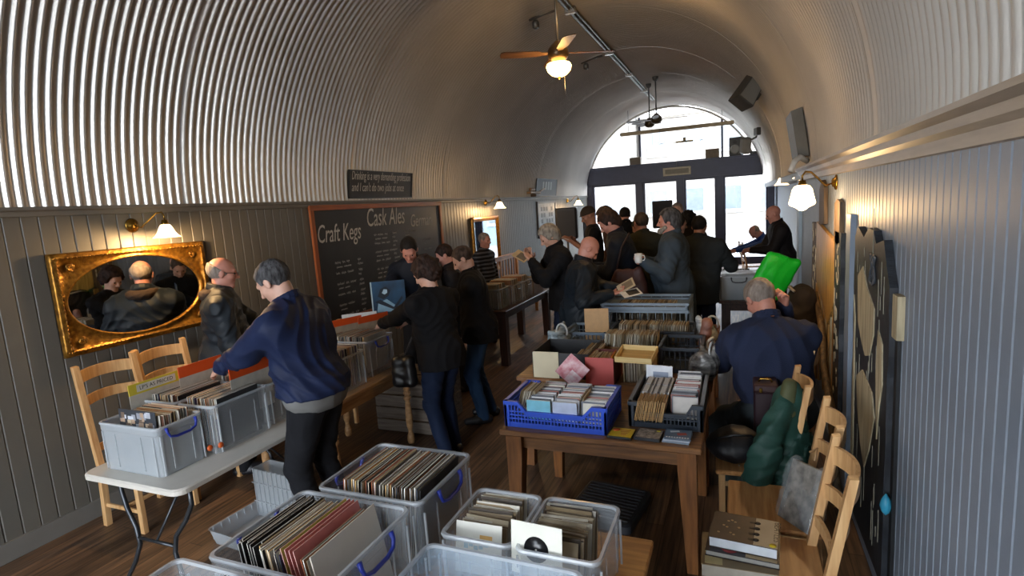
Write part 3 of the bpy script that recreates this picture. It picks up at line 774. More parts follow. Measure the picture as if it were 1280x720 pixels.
for s in (-1, 1):
    for k in (-1, 1):
        m = MB(); y = s*.48
        m.tube([(k*.30, y, .70), (k*.30, y, .58), (k*.25, y+s*.015, .48), (k*.17, y+s*.03, .38), (k*.15, y+s*.035, .28), (k*.20, y+s*.05, .16), (k*.30, y+s*.06, .02), (k*.315, y+s*.062, .005)], .0135, 10)
        m.build('leg', STEEL, t)
    m = MB(); m.tube([(-.30, s*.48, .66), (.30, s*.48, .66)], .011); m.tube([(-.152, s*.515, .32), (.152, s*.515, .32)], .010)
    m.tube([(0, s*.515, .32), (0, s*.22, .69)], .008); m.build('leg_brace', STEEL, t)

# bench with slatted back, by the left wall
t = empty('slatted_bench', (-4.0, 9.6, 0), 0, 'orange pine bench with slatted back by the left wall', 'bench')
BP = wood('orange pine', '#a06a32', '#c98f4c', .4, axis=1); BPv = wood('orange pine upright', '#a06a32', '#c98f4c', .4, axis=2)
m = MB(); m.cbox((0, 0, .45), (.44, 1.7, .035)); m.build('seat', BP, t)
for s in (-1, 1):
    m = MB(); m.box((-.2, s*.82, .6), (.06, .06, 1.2)); m.build('back_post', BPv, t)
    m = MB(); m.box((.19, s*.82, .33), (.06, .06, .66)); m.build('leg', BPv, t)
    m = MB(); m.cbox((0, s*.82, .68), (.46, .07, .03)); m.build('armrest', BP, t)
for z in (1.16, .72):
    m = MB(); m.box((-.2, 0, z), (.03, 1.6, .09)); m.build('back_rail', BP, t)
m = MB()
for k in range(11): m.box((-.2, -.7+.14*k, .94), (.018, .045, .36))
m.build('back_slats', BPv, t)
# low wooden crate on the floor behind the turned leg
t = empty('wooden_crate', (-3.02, 4.62, 0), 0, 'grey brown slatted wooden crate on the floor behind the turned table leg', 'crate')
GB = wood('weathered slat', '#5a5047', '#7b7065', .7, axis=0)
m = MB()
for k in range(4):
    z = .07+.125*k
    for s in (-1, 1): m.cbox((0, s*.31, z), (.62, .018, .112), .003); m.cbox((s*.31, 0, z), (.018, .6, .112), .003)
m.build('side_boards', GB, t)
m = MB(); m.box((0, 0, .012), (.6, .6, .02)); m.build('base', GB, t)
for sx in (-1, 1):
    for sy in (-1, 1):
        m = MB(); m.box((sx*.285, sy*.285, .26), (.03, .03, .48)); m.build('corner_post', GB, t)
t = empty('round_stool', (-2.75, 9.1, 0), 0, 'small dark wooden stool beyond the dark table by the left aisle', 'stool')
m = MB(); m.lathe([(.001, .44), (.17, .44), (.18, .455), (.175, .475), (.001, .478)], n=20); m.build('seat', OAKD, t)
for a in range(4):
    m = MB(); x, y = math.cos(a*PI/2+.7), math.sin(a*PI/2+.7); m.tube([(x*.11, y*.11, .44), (x*.17, y*.17, 0)], .017); m.build('leg', OAKL, t)
# ------------------------------------------------------------------ clear storage boxes
CLEAR = M('clear storage plastic', '#c9cfd4', .18, var=.02, alpha=.20, spec=.8)
CLEARB = M('bluish clear plastic', '#bacddd', .2, var=.02, alpha=.30, spec=.8)
MILK = M('milky plastic', '#bcc3c8', .3, var=.03, alpha=.45)
RIM = M('thick clear rim', '#cdd3d8', .2, var=.02, alpha=.50, spec=.8)
CLIP = M('blue clip plastic', '#1d2f8e', .35); ORCL = M('orange clip plastic', '#c9571e', .35)
def tub(name, label, loc, w, d, h, mat=CLEAR, rz=0.0, handles='y', clips=True, group=None, hm=CLIP):
    t = empty(name, loc, rz, label, 'storage box', group); m = MB(); q = .94
    r = .035; th = .004
    rings = [(rrect(w*q, d*q, r*.8), 0), (rrect(w*q+.004, d*q+.004, r*.8), .006), (rrect(w*.975, d*.975, r), h*.80), (rrect(w*.975, d*.975, r), h-.045), (rrect(w, d, r), h-.04), (rrect(w, d, r), h-.004), (rrect(w-.004, d-.004, r), h),
             (rrect(w-.014, d-.014, r*.9), h), (rrect(w-.016, d-.016, r*.9), h-.036), (rrect(w*.975-2*th, d*.975-2*th, r*.9), h-.045), (rrect(w*q-2*th, d*q-2*th, r*.7), .006)]
    loft(m, rings)
    # moulded ribs
    for sg in (-1, 1):
        for k in (-.22, .22):
            m.box((k*w, sg*(d*.982/2+.0015), h*.45), (.005, .005, h*.70)); m.box((sg*(w*.982/2+.0015), k*d, h*.45), (.005, .005, h*.70))
    m.build('tub', mat, t)
    m = MB(); loft(m, [(rrect(w+.004, d+.004, r), h-.012), (rrect(w+.008, d+.008, r), h-.004), (rrect(w+.002, d+.002, r), h+.003), (rrect(w-.018, d-.018, r*.9), h+.003), (rrect(w-.020, d-.020, r*.9), h-.008)], cap0=False, cap1=False)
    for sx in (-1, 1):
        for sy in (-1, 1): m.box((sx*w*.43, sy*(d*.978/2+.003), h*.43), (.006, .008, h*.80)); m.box((sx*(w*.978/2+.003), sy*d*.43, h*.43), (.008, .006, h*.80))
    m.build('rim', RIM, t)
    if clips:
        for s in (-1, 1):
            m = MB(); a = .11
            if handles == 'y': P = lambda u, o, z: (u, s*(d/2+o), z)
            else: P = lambda u, o, z: (s*(w/2+o), u, z)
            m.tube([P(-a*.8, .004, h-.01), P(-a*.8, .012, h-.035), P(-a*.8+.010, .015, h-.060), P(-.04, .018, h-.072), P(.04, .018, h-.072), P(a*.8-.010, .015, h-.060), P(a*.8, .012, h-.035), P(a*.8, .004, h-.01)], [.010, .008, .007, .008, .008, .007, .008, .010], 8)
            m.build('handle', hm, t)
    return t

# ------------------------------------------------------------------ sleeves
PAPER = {}
def paper(c, r=.55): return M('card '+c, c, r, var=.10, scale=18)
LPCOL = ['#1b1b1e', '#8f867a', '#a89e8c', '#c9c2b4', '#5b3a2c', '#b7b1a6', '#4c3a5a', '#9c6a45', '#cfc8b8', '#22262b', '#6a7580', '#b09470', '#d3cdc0', '#2b2b2b', '#b87f4c', '#dcd8cf']
EDGECOL = ['#d9d5cc', '#b8b2a6', '#1a1a1c', '#e4e0d6', '#7b6a54', '#9f5a3c', '#c9a468', '#303845', '#e8e5dd', '#cfc4ae']
SGCOL = ['#b3a284', '#c4b595', '#8f7b5c', '#d6cdb8', '#a78f68', '#7a6548', '#e0dacb', '#4a3d30']
CDCOL = ['#c9cacc', '#a9abb0', '#dcdcdc', '#8c8f96', '#b8b2ab', '#6a6f7a', '#e6e6e4', '#50545c', '#9a5b52', '#d4cfc0']
def slab(w, h, t, cover, edge, seam=True):
    m = MB(); m.box((0, 0, h/2), (w, t, h), 0, 0)
    # spine and open edges carry the edge colour
    m.m[0] = 1; m.m[1] = 1; m.m[4] = 1; m.m[5] = 1
    return m.mesh('sleeve', [cover, edge])
_pool = {}
def pool(kind, w, h, t, covers, edges, n):
    if kind not in _pool:
        rr = random.Random(hash(kind) % 7 if False else len(kind))
        _pool[kind] = [slab(w*rr.uniform(.985, 1.0), h*rr.uniform(.985, 1.0), t*rr.uniform(.8, 1.1), paper(covers[i % len(covers)]), paper(edges[(i*3+1) % len(edges)])) for i in range(n)]
    return _pool[kind]
LPS = pool('lp', .313, .313, .0042, LPCOL, EDGECOL, 24)
SGS = pool('single', .184, .184, .0028, SGCOL, ['#cfc6b2', '#a08a66', '#8b7654', '#ded8c8'], 16)
CDS = pool('cd', .142, .125, .0098, CDCOL, ['#d9dadb', '#bfc2c7', '#8d9199', '#e8e8e6', '#45484f', '#b5a48c'], 20)
BLK = pool('black', .30, .30, .003, ['#0d0d0f', '#141416'], ['#0b0b0c', '#b7b4ad', '#55524d'], 4)
BULK = {}
def fill(meshes, name, cat, label, group, origin, n, pitch, axis='x', lean=0.0, jit=.004, rz=0.0, up=.006, dj=.01, bulk=False):
    "n sleeves stacked along axis; the sleeves' planes are normal to it. origin is the first one's foot"
    rr = random.Random(n*31+int(abs(origin[0])*100)); o0 = Vector(origin); out = []
    for i in range(n):
        me = meshes[rr.randrange(len(meshes))]; s = i*pitch
        off = Vector((s, 0, 0)) if axis == 'x' else Vector((0, s, 0))
        side = rr.uniform(-dj, dj); off += Vector((0, side, 0)) if axis == 'x' else Vector((side, 0, 0))
        off.z += rr.uniform(0, up)
        off = Matrix.Rotation(rz, 3, 'Z') @ off
        if not bulk: o = link(name, me, None, o0+off)
        a = lean+rr.uniform(-.02, .02)*(0 if jit == 0 else 1); b = rr.uniform(-jit, jit)*3
        eu = (-a, 0, rz+b) if axis == 'y' else (-a, 0, rz+PI/2+b)
        if bulk:
            BULK.setdefault(name, []).append((me, Matrix.Translation(o0+off) @ Euler(eu).to_matrix().to_4x4())); continue
        o.rotation_euler = eu
        tag(o, label, cat, group); out.append(o)
    return out

# ---- foreground boxes
ZT = .725
def lpbox(label, x0, x1, y0, y1, h=.30, **k):
    return tub('storage_box', label, ((x0+x1)/2, (y0+y1)/2, k.pop('z', ZT)), x1-x0, y1-y0, h, **k)
lpbox('clear box packed with multicoloured album sleeves in the foreground', -1.60, -1.11, 1.63, 2.07, handles='x')
fill(LPS, 'album_sleeve', 'record', 'album sleeve filed upright in the far foreground clear box', 'albums in the far foreground box', (-1.53, 1.84, ZT+.012), 52, .0069, 'x', lean=-.08)
o = link('album_sleeve', slab(.313, .313, .005, paper('#0e0e10'), paper('#1a1a1c')), None, (-1.165, 1.84, ZT+.012)); o.rotation_euler = (.08, 0, PI/2); tag(o, 'plain black album sleeve ending the row in the far foreground box', 'record')
lpbox('clear box of black inner sleeves with pink dividers in the foreground', -1.64, -1.13, 1.15, 1.60, handles='x')
fill(BLK, 'black_inner_sleeve', 'record', 'black paper inner sleeve in the box with pink dividers', 'black inner sleeves in the foreground', (-1.545, 1.38, ZT+.012), 17, .0066, 'x', lean=.14, dj=.02, up=.02)
fill(LPS, 'album_sleeve', 'record', 'album sleeve between the black inner sleeves and pink dividers', 'albums in the pink divider box', (-1.428, 1.37, ZT+.012), 18, .0064, 'x', lean=.16, up=.003)
for i, (c, lb) in enumerate((('#c2bf62', 'yellow green plastic divider card beside the pink ones'), ('#c97a73', 'salmon pink divider card next to the yellow one'), ('#d0847c', 'middle salmon pink divider card in the foreground box'), ('#c4716c', 'salmon pink divider card nearest the white sleeve'))):
    o = link('divider_card', slab(.325, .335, .003, paper(c, .35), paper('#d7a49c')), None, (-1.300+i*.018, 1.375, ZT+.012)); o.rotation_euler = (-.22, 0, PI/2); tag(o, lb, 'divider card')
fill(LPS, 'album_sleeve', 'record', 'album sleeve behind the big white sleeve in the foreground', 'albums beside the white sleeve', (-1.228, 1.37, ZT+.012), 4, .0062, 'x', lean=.2, up=.003)
t = empty('white_label_album', (-1.185, 1.375, ZT+.012), PI/2, 'large pale cream album sleeve with a black centre at the right of the pink dividers', 'record')
t.rotation_euler = (-.20, 0, PI/2)
m = MB(); m.cbox((0, 0, .163), (.33, .006, .33), .001); m.build('sleeve', M('cream sleeve', '#cfc6b8', .5, var=.04), t)
m = MB(); R = Matrix.Rotation(PI/2, 3, 'X'); m.lathe([(.001, 0), (.05, 0), (.05, .001), (.001, .001)], (-.04, -.0032, .16), 24, R=R); m.build('record_label', M('black vinyl', '#0c0c0e', .3), t)
lpbox('clear box of black sleeves at the bottom left corner of the foreground table', -1.73, -1.20, .70, 1.12, handles='x')
fill(BLK, 'black_inner_sleeve', 'record', 'black paper inner sleeve in the nearest left box', 'black inner sleeves nearest the viewer', (-1.50, .915, ZT+.012), 16, .0066, 'x', lean=-.12, dj=.02, up=.02)
fill(LPS, 'album_sleeve', 'record', 'album sleeve in the nearest left box', 'albums in the nearest left box', (-1.385, .915, ZT+.012), 14, .0066, 'x', lean=-.12)
lpbox('clear box of seven inch singles, left of the pair on the foreground table', -1.02, -.735, 1.60, 1.95, h=.215, clips=False)
lpbox('clear box of seven inch singles, right of the pair on the foreground table', -.715, -.42, 1.58, 1.94, h=.225, clips=False)
fill(SGS, 'single_sleeve', 'record', 'seven inch single sleeve in the left foreground singles box', 'singles in the left foreground box', (-.90, 1.68, ZT+.012), 38, .0066, 'y', lean=.28, jit=.02, up=.02)
fill(SGS, 'single_sleeve', 'record', 'seven inch single sleeve in the right foreground singles box', 'singles in the right foreground box', (-.61, 1.665, ZT+.012), 37, .0066, 'y', lean=.28, jit=.02, up=.02)
WS = M('white paper sleeve', '#dad8cc', .6, var=.04)
t = empty('picture_single', (-.90, 1.65, ZT+.045), 0, 'white single sleeve with faint blue print in front of the left singles box', 'record'); t.rotation_euler = (-.25, 0, .03)
m = MB(); m.cbox((0, 0, .092), (.186, .003, .184), .001); m.build('sleeve', WS, t)
m = MB(); m.box((.03, -.002, .135), (.05, .001, .014)); m.build('price_sticker', paper('#c79a52'), t)
m = MB()
for k in range(5): m.box((-.05+.02*k, -.002, .10+.008*math.sin(k*2)), (.017, .001, .018+.006*math.cos(k)))
m.build('faint_blue_print', paper('#9dbcc8'), t)
t = empty('white_label_single', (-.645, 1.598, ZT+.125), 0, 'white single sleeve with round hole showing black vinyl in the right singles box', 'record'); t.rotation_euler = (-.12, 0, -.05)
m = MB(); m.cbox((0, 0, .092), (.188, .003, .184), .001); m.build('sleeve', WS, t)
m = MB(); m.lathe([(.001, 0), (.045, 0), (.045, .001), (.001, .001)], (0, -.002, .095), 24, R=R); m.build('vinyl_disc', MATS['black vinyl'], t)
m = MB(); m.lathe([(.001, 0), (.004, 0), (.004, .0005), (.001, .0005)], (0, -.0032, .095), 10, R=R); m.build('spindle_hole', WS, t)
lpbox('large empty clear box at the bottom centre of the foreground table', -1.03, -.46, 1.07, 1.545, h=.215, mat=CLEARB, handles='x', clips=False)

# ---- boxes on the white folding table
ZF = .743
tub('storage_box', 'clear box with blue handle on the near corner of the white folding table', (-3.2, 2.045, ZF), .50, .29, .285, handles='x', mat=MILK)
fill(LPS, 'album_sleeve', 'record', 'album sleeve standing in the near box on the folding table', 'albums in the near folding table box', (-3.17, 1.975, ZF+.012), 22, .0075, 'y', lean=.03)
t = empty('picture_album', (-3.19, 1.957, ZF+.045), 0, 'album with a mosaic of small photographs facing out of the near folding table box', 'record'); t.rotation_euler = (-.03, 0, 0)
m = MB(); m.cbox((0, 0, .155), (.313, .004, .31), .001); m.build('sleeve', paper('#31343a'), t)
rr = random.Random(3)
for k, c in enumerate(('#b9a58a', '#8c8f98', '#c0c4cc', '#6d5a4c', '#a98f78')):
    m = MB()
    for q in range(7): m.box((rr.uniform(-.13, .13), -.0024-.0002*k, rr.uniform(.17, .29)), (rr.uniform(.02, .05), .0006, rr.uniform(.02, .035)))
    tag(m.build('cover_print', paper(c), t), kind='stuff')
tub('storage_box', 'clear box under the yellow price card on the folding table', (-3.40, 2.43, ZF), .34, .42, .30, mat=CLEAR, handles='y', clips=False)
tub('storage_box', 'clear box of albums by the right edge of the folding table', (-3.06, 2.43, ZF), .31, .42, .30, mat=CLEAR, handles='y', clips=False)
fill(LPS, 'album_sleeve', 'record', 'album sleeve in the box under the yellow price card', 'albums under the yellow price card', (-3.53, 2.43, ZF+.012), 34, .0078, 'x')
fill(LPS, 'album_sleeve', 'record', 'album sleeve in the box at the folding table edge', 'albums at the folding table edge', (-3.185, 2.43, ZF+.012), 33, .0075, 'x')
tub('storage_box', 'clear box at the far end of the folding table beside the navy jacket man', (-3.18, 2.84, ZF), .5, .36, .29, mat=CLEAR, handles='x', hm=ORCL)
fill(LPS, 'album_sleeve', 'record', 'album sleeve in the far box on the folding table', 'albums in the far folding table box', (-3.36, 2.84, ZF+.012), 44, .0085, 'x')
ORG = M('orange divider plastic', '#d9521f', .35, var=.04)
for (x, y, lb) in ((-3.40, 2.56, 'long orange divider card in front of the bald man in glasses'), (-2.99, 2.60, 'orange divider card beside the navy jacket mans arm')):
    t = empty('divider_card', (x, y, ZF+.13), PI/2, lb, 'divider card')
    m = MB(); m.cbox((0, 0, .16), (.33, .003, .32), .001); m.build('card', paper('#b9b3a6'), t)
    m = MB(); m.cbox((0, 0, .30), (.33, .006, .075), .001); m.build('orange_header', ORG, t)
t = empty('price_card', (-3.50, 2.31, ZF+.09), PI/2, "yellow card reading LP'S AS PRICED above the folding table records", 'sign')
m = MB(); m.cbox((0, 0, .16), (.36, .003, .32), .001); m.build('card', paper('#b9b3a6'), t)
m = MB(); m.cbox((0, 0, .30), (.36, .006, .07), .001); m.build('yellow_header', M('yellow card', '#c9b638', .5, var=.03), t)
m = MB(); m.cbox((.0, -.0036, .30), (.26, .001, .045), .0003); m.build('white_label', paper('#c9c6b8'), t)
text('lettering', "LP'S AS PRICED", .034, M('ink', '#161616', .7), t, (.0, -.0043, .289), (PI/2, 0, 0), depth=.0003, align='CENTER')

for (x, y) in ((-2.93, 2.185), (-2.90, 2.235)):
    m = MB(); m.lathe([(.001, 0), (.018, 0), (.018, .008), (.012, .014), (.001, .014)], (x, y, ZF+.06), 12, R=Matrix.Rotation(PI/2, 3, 'Y'))
    tag(m.build('orange_clip', ORCL), ('round orange clip on the corner of the near folding table box', 'round orange clip on the next folding table box')[y > 2.2], 'clip')
# ---- clear boxes on the floor
t = empty('clear_tray', (-3.02, 2.56, 0), rad(-4), 'shallow empty clear tray lying on the floor by the folding table leg', 'tray')
m = MB(); loft(m, [(rrect(.50, .40, .03), .0), (rrect(.55, .44, .035), .10), (rrect(.56, .45, .035), .105), (rrect(.545, .435, .035), .103), (rrect(.49, .39, .03), .006)])
for k in range(-3, 4): m.box((k*.075, .212, .055), (.006, .02, .09)); m.box((-.27, k*.06, .055), (.02, .006, .09))
m.build('tray_body', MILK, t)
t = empty('clear_crate', (-3.06, 2.80, 0), rad(-4), 'frosted ribbed crate standing on its side behind the clear tray', 'crate')
m = MB(); loft(m, [(rrect(.42, .16, .02), .0), (rrect(.42, .16, .02), .36), (rrect(.40, .14, .02), .36), (rrect(.40, .14, .02), .01)])
for k in range(-4, 5): m.box((k*.046, -.084, .20), (.006, .008, .34))
for z in (.12, .26): m.box((0, -.084, z), (.42, .008, .006))
m.build('crate_body', MILK, t)
t = empty('crate_lid', (-.84, 3.5, 0), rad(-8), 'dark grey ribbed plastic lid on the floor under the pine table', 'lid')
DG = M('dark grey plastic', '#33363c', .4)
m = MB(); loft(m, [(rrect(.46, .50, .04), .0), (rrect(.46, .50, .04), .05), (rrect(.43, .47, .04), .06)]); m.build('lid_plate', DG, t)
m = MB()
for k in range(-5, 6): m.cbox((0, k*.04, .064), (.40, .014, .01), .002)
m.build('ribs', DG, t)

# ---- bins on the turned leg table
ZW = .761
tub('storage_box', 'clear box with blue handle on the turned leg table', (-3.03, 3.40, ZW), .42, .36, .28, handles='y', mat=CLEAR)
o = tub('storage_box', 'clear box with orange headed cards that the woman is browsing', (-3.10, 3.86, ZW), .48, .38, .31, handles='x', mat=CLEAR)
fill(LPS, 'album_sleeve', 'record', 'album sleeve in the near box on the turned leg table', 'albums in the near turned leg table box', (-3.03, 3.245, ZW+.012), 40, .0078, 'y')
fill(LPS, 'album_sleeve', 'record', 'album sleeve in the box being browsed by the woman', 'albums the woman browses', (-3.29, 3.86, ZW+.03), 46, .0082, 'x')
for (x, y, a, lb) in ((-3.26, 3.93, 12, 'orange headed card at the near side of the womans box'), (-3.10, 4.10, 14, 'orange headed card under the womans hand')):
    t = empty('divider_card', (x, y, ZW+.16), rad(70), lb, 'divider card')
    m = MB(); m.cbox((0, 0, .14), (.32, .003, .28), .001); m.build('card', paper('#a9967e'), t)
    m = MB(); m.cbox((0, 0, .27), (.32, .006, .06), .001); m.build('orange_header', ORG, t)
t = empty('blank_card', (-3.22, 4.06, ZW+.18), rad(40), 'plain white card standing among the orange headed cards', 'card')
m = MB(); m.cbox((0, 0, .15), (.31, .004, .30), .001); m.build('card', paper('#d8d5cc'), t)
t = empty('picture_album', (-3.05, 4.30, 1.19), rad(33), 'blue album cover with a pale bird like figure held up before the chalkboard', 'record')
m = MB(); m.cbox((0, 0, .155), (.31, .006, .31), .001); m.build('sleeve', M('deep blue cover', '#0d2238', .35, scale=6, col2='#1f4c6c'), t)
m = MB(); m.box((-.154, -.0035, .155), (.012, .001, .31)); m.build('pale_border', paper('#9fb4bb'), t)
rr = random.Random(5)
def blob(pts, y, c, nm):
    m = MB(); m.add([(x, y, z) for x, z in pts]+[(x, y+.0008, z) for x, z in pts], [tuple(range(len(pts))), tuple(range(len(pts), 2*len(pts)))[::-1]]+[(i, i+len(pts), (i+1) % len(pts)+len(pts), (i+1) % len(pts)) for i in range(len(pts))])
    m.build(nm, paper(c), t)
blob([(-.10, .17), (-.07, .24), (-.02, .26), (.02, .22), (.0, .17), (-.05, .14)], -.0042, '#0a1420', 'dark_shape')
blob([(-.06, .20), (-.04, .235), (-.01, .23), (-.01, .20), (-.035, .185)], -.0052, '#9fb9c6', 'pale_shape')
blob([(-.12, .02), (-.10, .11), (-.02, .14), (.05, .08), (.12, .06), (.14, .02)], -.0042, '#7fa3b8', 'pale_shape')
blob([(-.13, .12), (-.08, .14), (.04, .06), (.12, .16), (.13, .14), (.05, .03)], -.0052, '#0a1626', 'dark_shape')

# ---- bins on the dark table
ZD = .761
tub('storage_box', 'tall clear bin of pale blue sleeves nearest on the dark table', (-3.15, 6.80, ZD), .42, .36, .28, mat=CLEARB, clips=False)
fill(LPS, 'album_sleeve', 'record', 'album sleeve in the nearest bin on the dark table', 'albums in the nearest dark table bin', (-3.15, 6.65, ZD+.02), 30, .0095, 'y', bulk=True)
for i, y in enumerate((7.20, 7.60)):
    tub('storage_box', ('clear box with dark handle in the middle of the dark table', 'clear box with dark handle farthest along the dark table')[i], (-3.12, y, ZD), .44, .36, .27, mat=CLEAR, handles='x', hm=DG)
    fill(LPS, 'album_sleeve', 'record', ('album sleeve in the middle box on the dark table', 'album sleeve in the far box on the dark table')[i], ('albums in the middle dark table box', 'albums in the far dark table box')[i], (-3.12, y-.14, ZD+.02), 26, .0105, 'y', bulk=True)
t = empty('cardboard_box', (-3.12, 8.1, ZD), 0, 'brown cardboard box at the end of the dark table', 'box')
m = MB(); loft(m, [(rrect(.4, .42, .004, 1), 0), (rrect(.4, .42, .004, 1), .22), (rrect(.385, .405, .004, 1), .22), (rrect(.385, .405, .004, 1), .01)]); m.build('carton', paper('#84705c'), t)
fill(SGS, 'single_sleeve', 'record', 'single sleeve in the cardboard box on the dark table', 'singles on the dark table', (-3.2, 7.95, ZD+.05), 24, .012, 'y', lean=.1, bulk=True)
fill(SGS, 'single_sleeve', 'record', 'single sleeve in the cardboard box on the dark table', 'singles on the dark table', (-3.02, 7.95, ZD+.05), 24, .012, 'y', lean=.1, bulk=True)

# ------------------------------------------------------------------ crates on the pine tables
BLU = M('royal blue plastic', '#2f55c9', .35, var=.05); BKP = M('black blue plastic', '#232b35', .38, var=.06); SLT = M('slate plastic', '#6f8192', .4, var=.06)
def crate(name, label, loc, w, d, h, mat, dip=True, rows=3, rz=0.0, pitch=.021):
    t = empty(name, loc, rz, label, 'crate')
    m = MB(); m.bbox((-w/2+.01, -d/2+.01, 0), (w/2-.01, d/2-.01, .012)); m.build('base', mat, t)
    for nm, L, c, ang in (('side_wall', w, (0, -d/2), 0), ('side_wall', w, (0, d/2), PI), ('side_wall', d, (w/2, 0), PI/2), ('side_wall', d, (-w/2, 0), -PI/2)):
        m = MB(); hf = L/2; dp = dip and L == w
        hh = lambda u: h-(.06 if dp and abs(u) < hf*.55 else (.06*(hf*.72-abs(u))/(hf*.17) if dp and abs(u) < hf*.72 else 0))
        # rims: bottom band, top rail following the dip, row rails
        m.box((0, .006, .016), (L, .012, .032))
        us = [-hf, -hf*.72, -hf*.55, hf*.55, hf*.72, hf]
        m.ribbon([(u, .006, hh(u)-.012) for u in us], .024, .022, up=(0, 0, 1))
        for r in range(1, rows): m.box((0, .006, .032+(h-.05)*r/rows*(.8 if dp else 1)), (L, .010, .009))
        n = int(L/pitch)
        for k in range(n+1):
            u = -hf+.006+k*(L-.012)/n; m.box((u, .006, hh(u)/2), (.007, .009, hh(u)-.01))
        for s in (-1, 1): m.cbox((s*(hf-.015), .008, h/2), (.036, .022, h), .004)
        o = m.build(nm, mat, t, (c[0], c[1], 0), ang)
    return t
ZP = .761
crate('plastic_crate', 'royal blue perforated crate of compact discs at the front of the pine table', (-1.03, 3.20, ZP), .64, .42, .165, BLU, rows=4)
xs = [-1.255, -1.10, -.945]
for i, x in enumerate((-1.13, -.965)):
    fill(CDS, 'compact_disc', 'compact disc', 'jewel cased disc in the middle rows of the blue crate', 'discs in the middle of the blue crate', (x, 3.03, ZP+.05), 30, .0112, 'y', lean=.22, jit=.004)
fill(CDS, 'compact_disc', 'compact disc', 'jewel cased disc in the right row of the blue crate', 'discs in the right row of the blue crate', (-.80, 3.03, ZP+.04), 30, .0112, 'y', lean=.22, jit=.004)
fill(SGS, 'single_sleeve', 'record', 'card sleeve in the left corner of the blue crate', 'card sleeves at the left of the blue crate', (-1.325, 3.19, ZP+.02), 16, .0065, 'x', lean=-.28)
fill(SGS, 'single_sleeve', 'record', 'card sleeve filed before the right row of the blue crate', 'card sleeves right of the middle in the blue crate', (-.905, 3.16, ZP+.0), 5, .006, 'x', lean=-.1)
for x, c, lb in ((-1.13, '#7fc3d6', 'pale cyan boxed disc facing out of the blue crate'), (-.965, '#b9c3d8', 'pale lilac boxed disc facing out of the blue crate')):
    o = link('disc_box_set', slab(.15, .13, .012, paper(c, .3), paper('#d9dde0')), None, (x, 3.012, ZP+.045)); tag(o, lb, 'compact disc')
crate('plastic_crate', 'dark perforated crate of compact discs at the right of the front pine table', (-.405, 3.47, ZP), .42, .62, .155, BKP, rows=3)
fill(CDS, 'compact_disc', 'compact disc', 'jewel cased disc in the right row of the dark crate', 'discs in the right row of the dark crate', (-.305, 3.22, ZP+.045), 46, .0115, 'y', lean=.25, jit=.006)
fill(CDS, 'compact_disc', 'compact disc', 'disc standing sideways in the left row of the dark crate', 'discs sideways in the dark crate', (-.585, 3.37, ZP+.045), 15, .0115, 'x', lean=-.2, jit=.006)
fill(CDS, 'compact_disc', 'compact disc', 'disc standing sideways in the left row of the dark crate', 'discs sideways in the dark crate', (-.585, 3.53, ZP+.045), 15, .0115, 'x', lean=-.2, jit=.006)
CARDS = pool('small card', .142, .125, .006, ['#b3915c', '#8f7048', '#c9ab78'], ['#c9a870', '#a07c4c', '#d9c49a'], 6)
fill(CARDS, 'card_case', 'disc case', 'brown card disc case in the near left corner of the dark crate', 'brown cards in the dark crate', (-.58, 3.215, ZP+.045), 17, .0098, 'x', lean=-.2, jit=.01)
for m_ in ():
    pass
t = empty('disc_box_set', (-.50, 3.66, ZP+.08), 0, 'white boxed disc with red stripe standing up in the dark crate', 'compact disc'); t.rotation_euler = (-.12, 0, -.06)
m = MB(); m.cbox((0, 0, .075), (.175, .012, .15), .002); m.build('case', paper('#c9ccd2', .35), t)
m = MB(); m.box((0, -.0065, .035), (.165, .001, .022)); m.build('red_stripe', paper('#b03a4a'), t)
m = MB(); m.box((.01, -.0068, .09), (.10, .001, .035)); m.build('grey_print', paper('#8791a6'), t)
# discs lying flat at the table edge
t = empty('compact_disc', (-.635, 3.02, ZP), rad(-3), 'yellow disc case with an orange face shape lying at the table edge', 'compact disc')
m = MB(); m.cbox((0, 0, .008), (.142, .125, .016), .002); m.build('case', paper('#17171a', .3), t)
m = MB(); m.cbox((.004, 0, .0168), (.13, .12, .0012), .0005); m.build('yellow_cover', M('bright yellow print', '#d8b21f', .3, var=.05), t)
m = MB(); m.lathe([(.001, .0175), (.022, .0175), (.022, .0184), (.001, .0184)], (-.035, .03, 0), 18); m.build('orange_print', paper('#c95a26'), t)
m = MB()
for k in range(4): m.box((.02, .03-.02*k, .0178), (.06-.01*k, .006, .0008), .15)
m.build('red_print', paper('#a03a22'), t)
t = empty('compact_disc', (-.48, 3.03, ZP), rad(-4), 'disc case with a grey brown photo collage and yellow sticker at the table edge', 'compact disc')
m = MB(); m.cbox((0, 0, .010), (.145, .128, .020), .002); m.build('case', paper('#26292e', .3), t)
m = MB(); m.cbox((.004, 0, .0208), (.132, .122, .0012), .0005); m.build('cover', M('collage print', '#3a3431', .3, scale=45, col2='#b5a79a'), t)
m = MB(); m.lathe([(.001, .0215), (.013, .0215), (.013, .0222), (.001, .0222)], (.048, .045, 0), 14); m.build('yellow_sticker', paper('#cfc23a'), t)
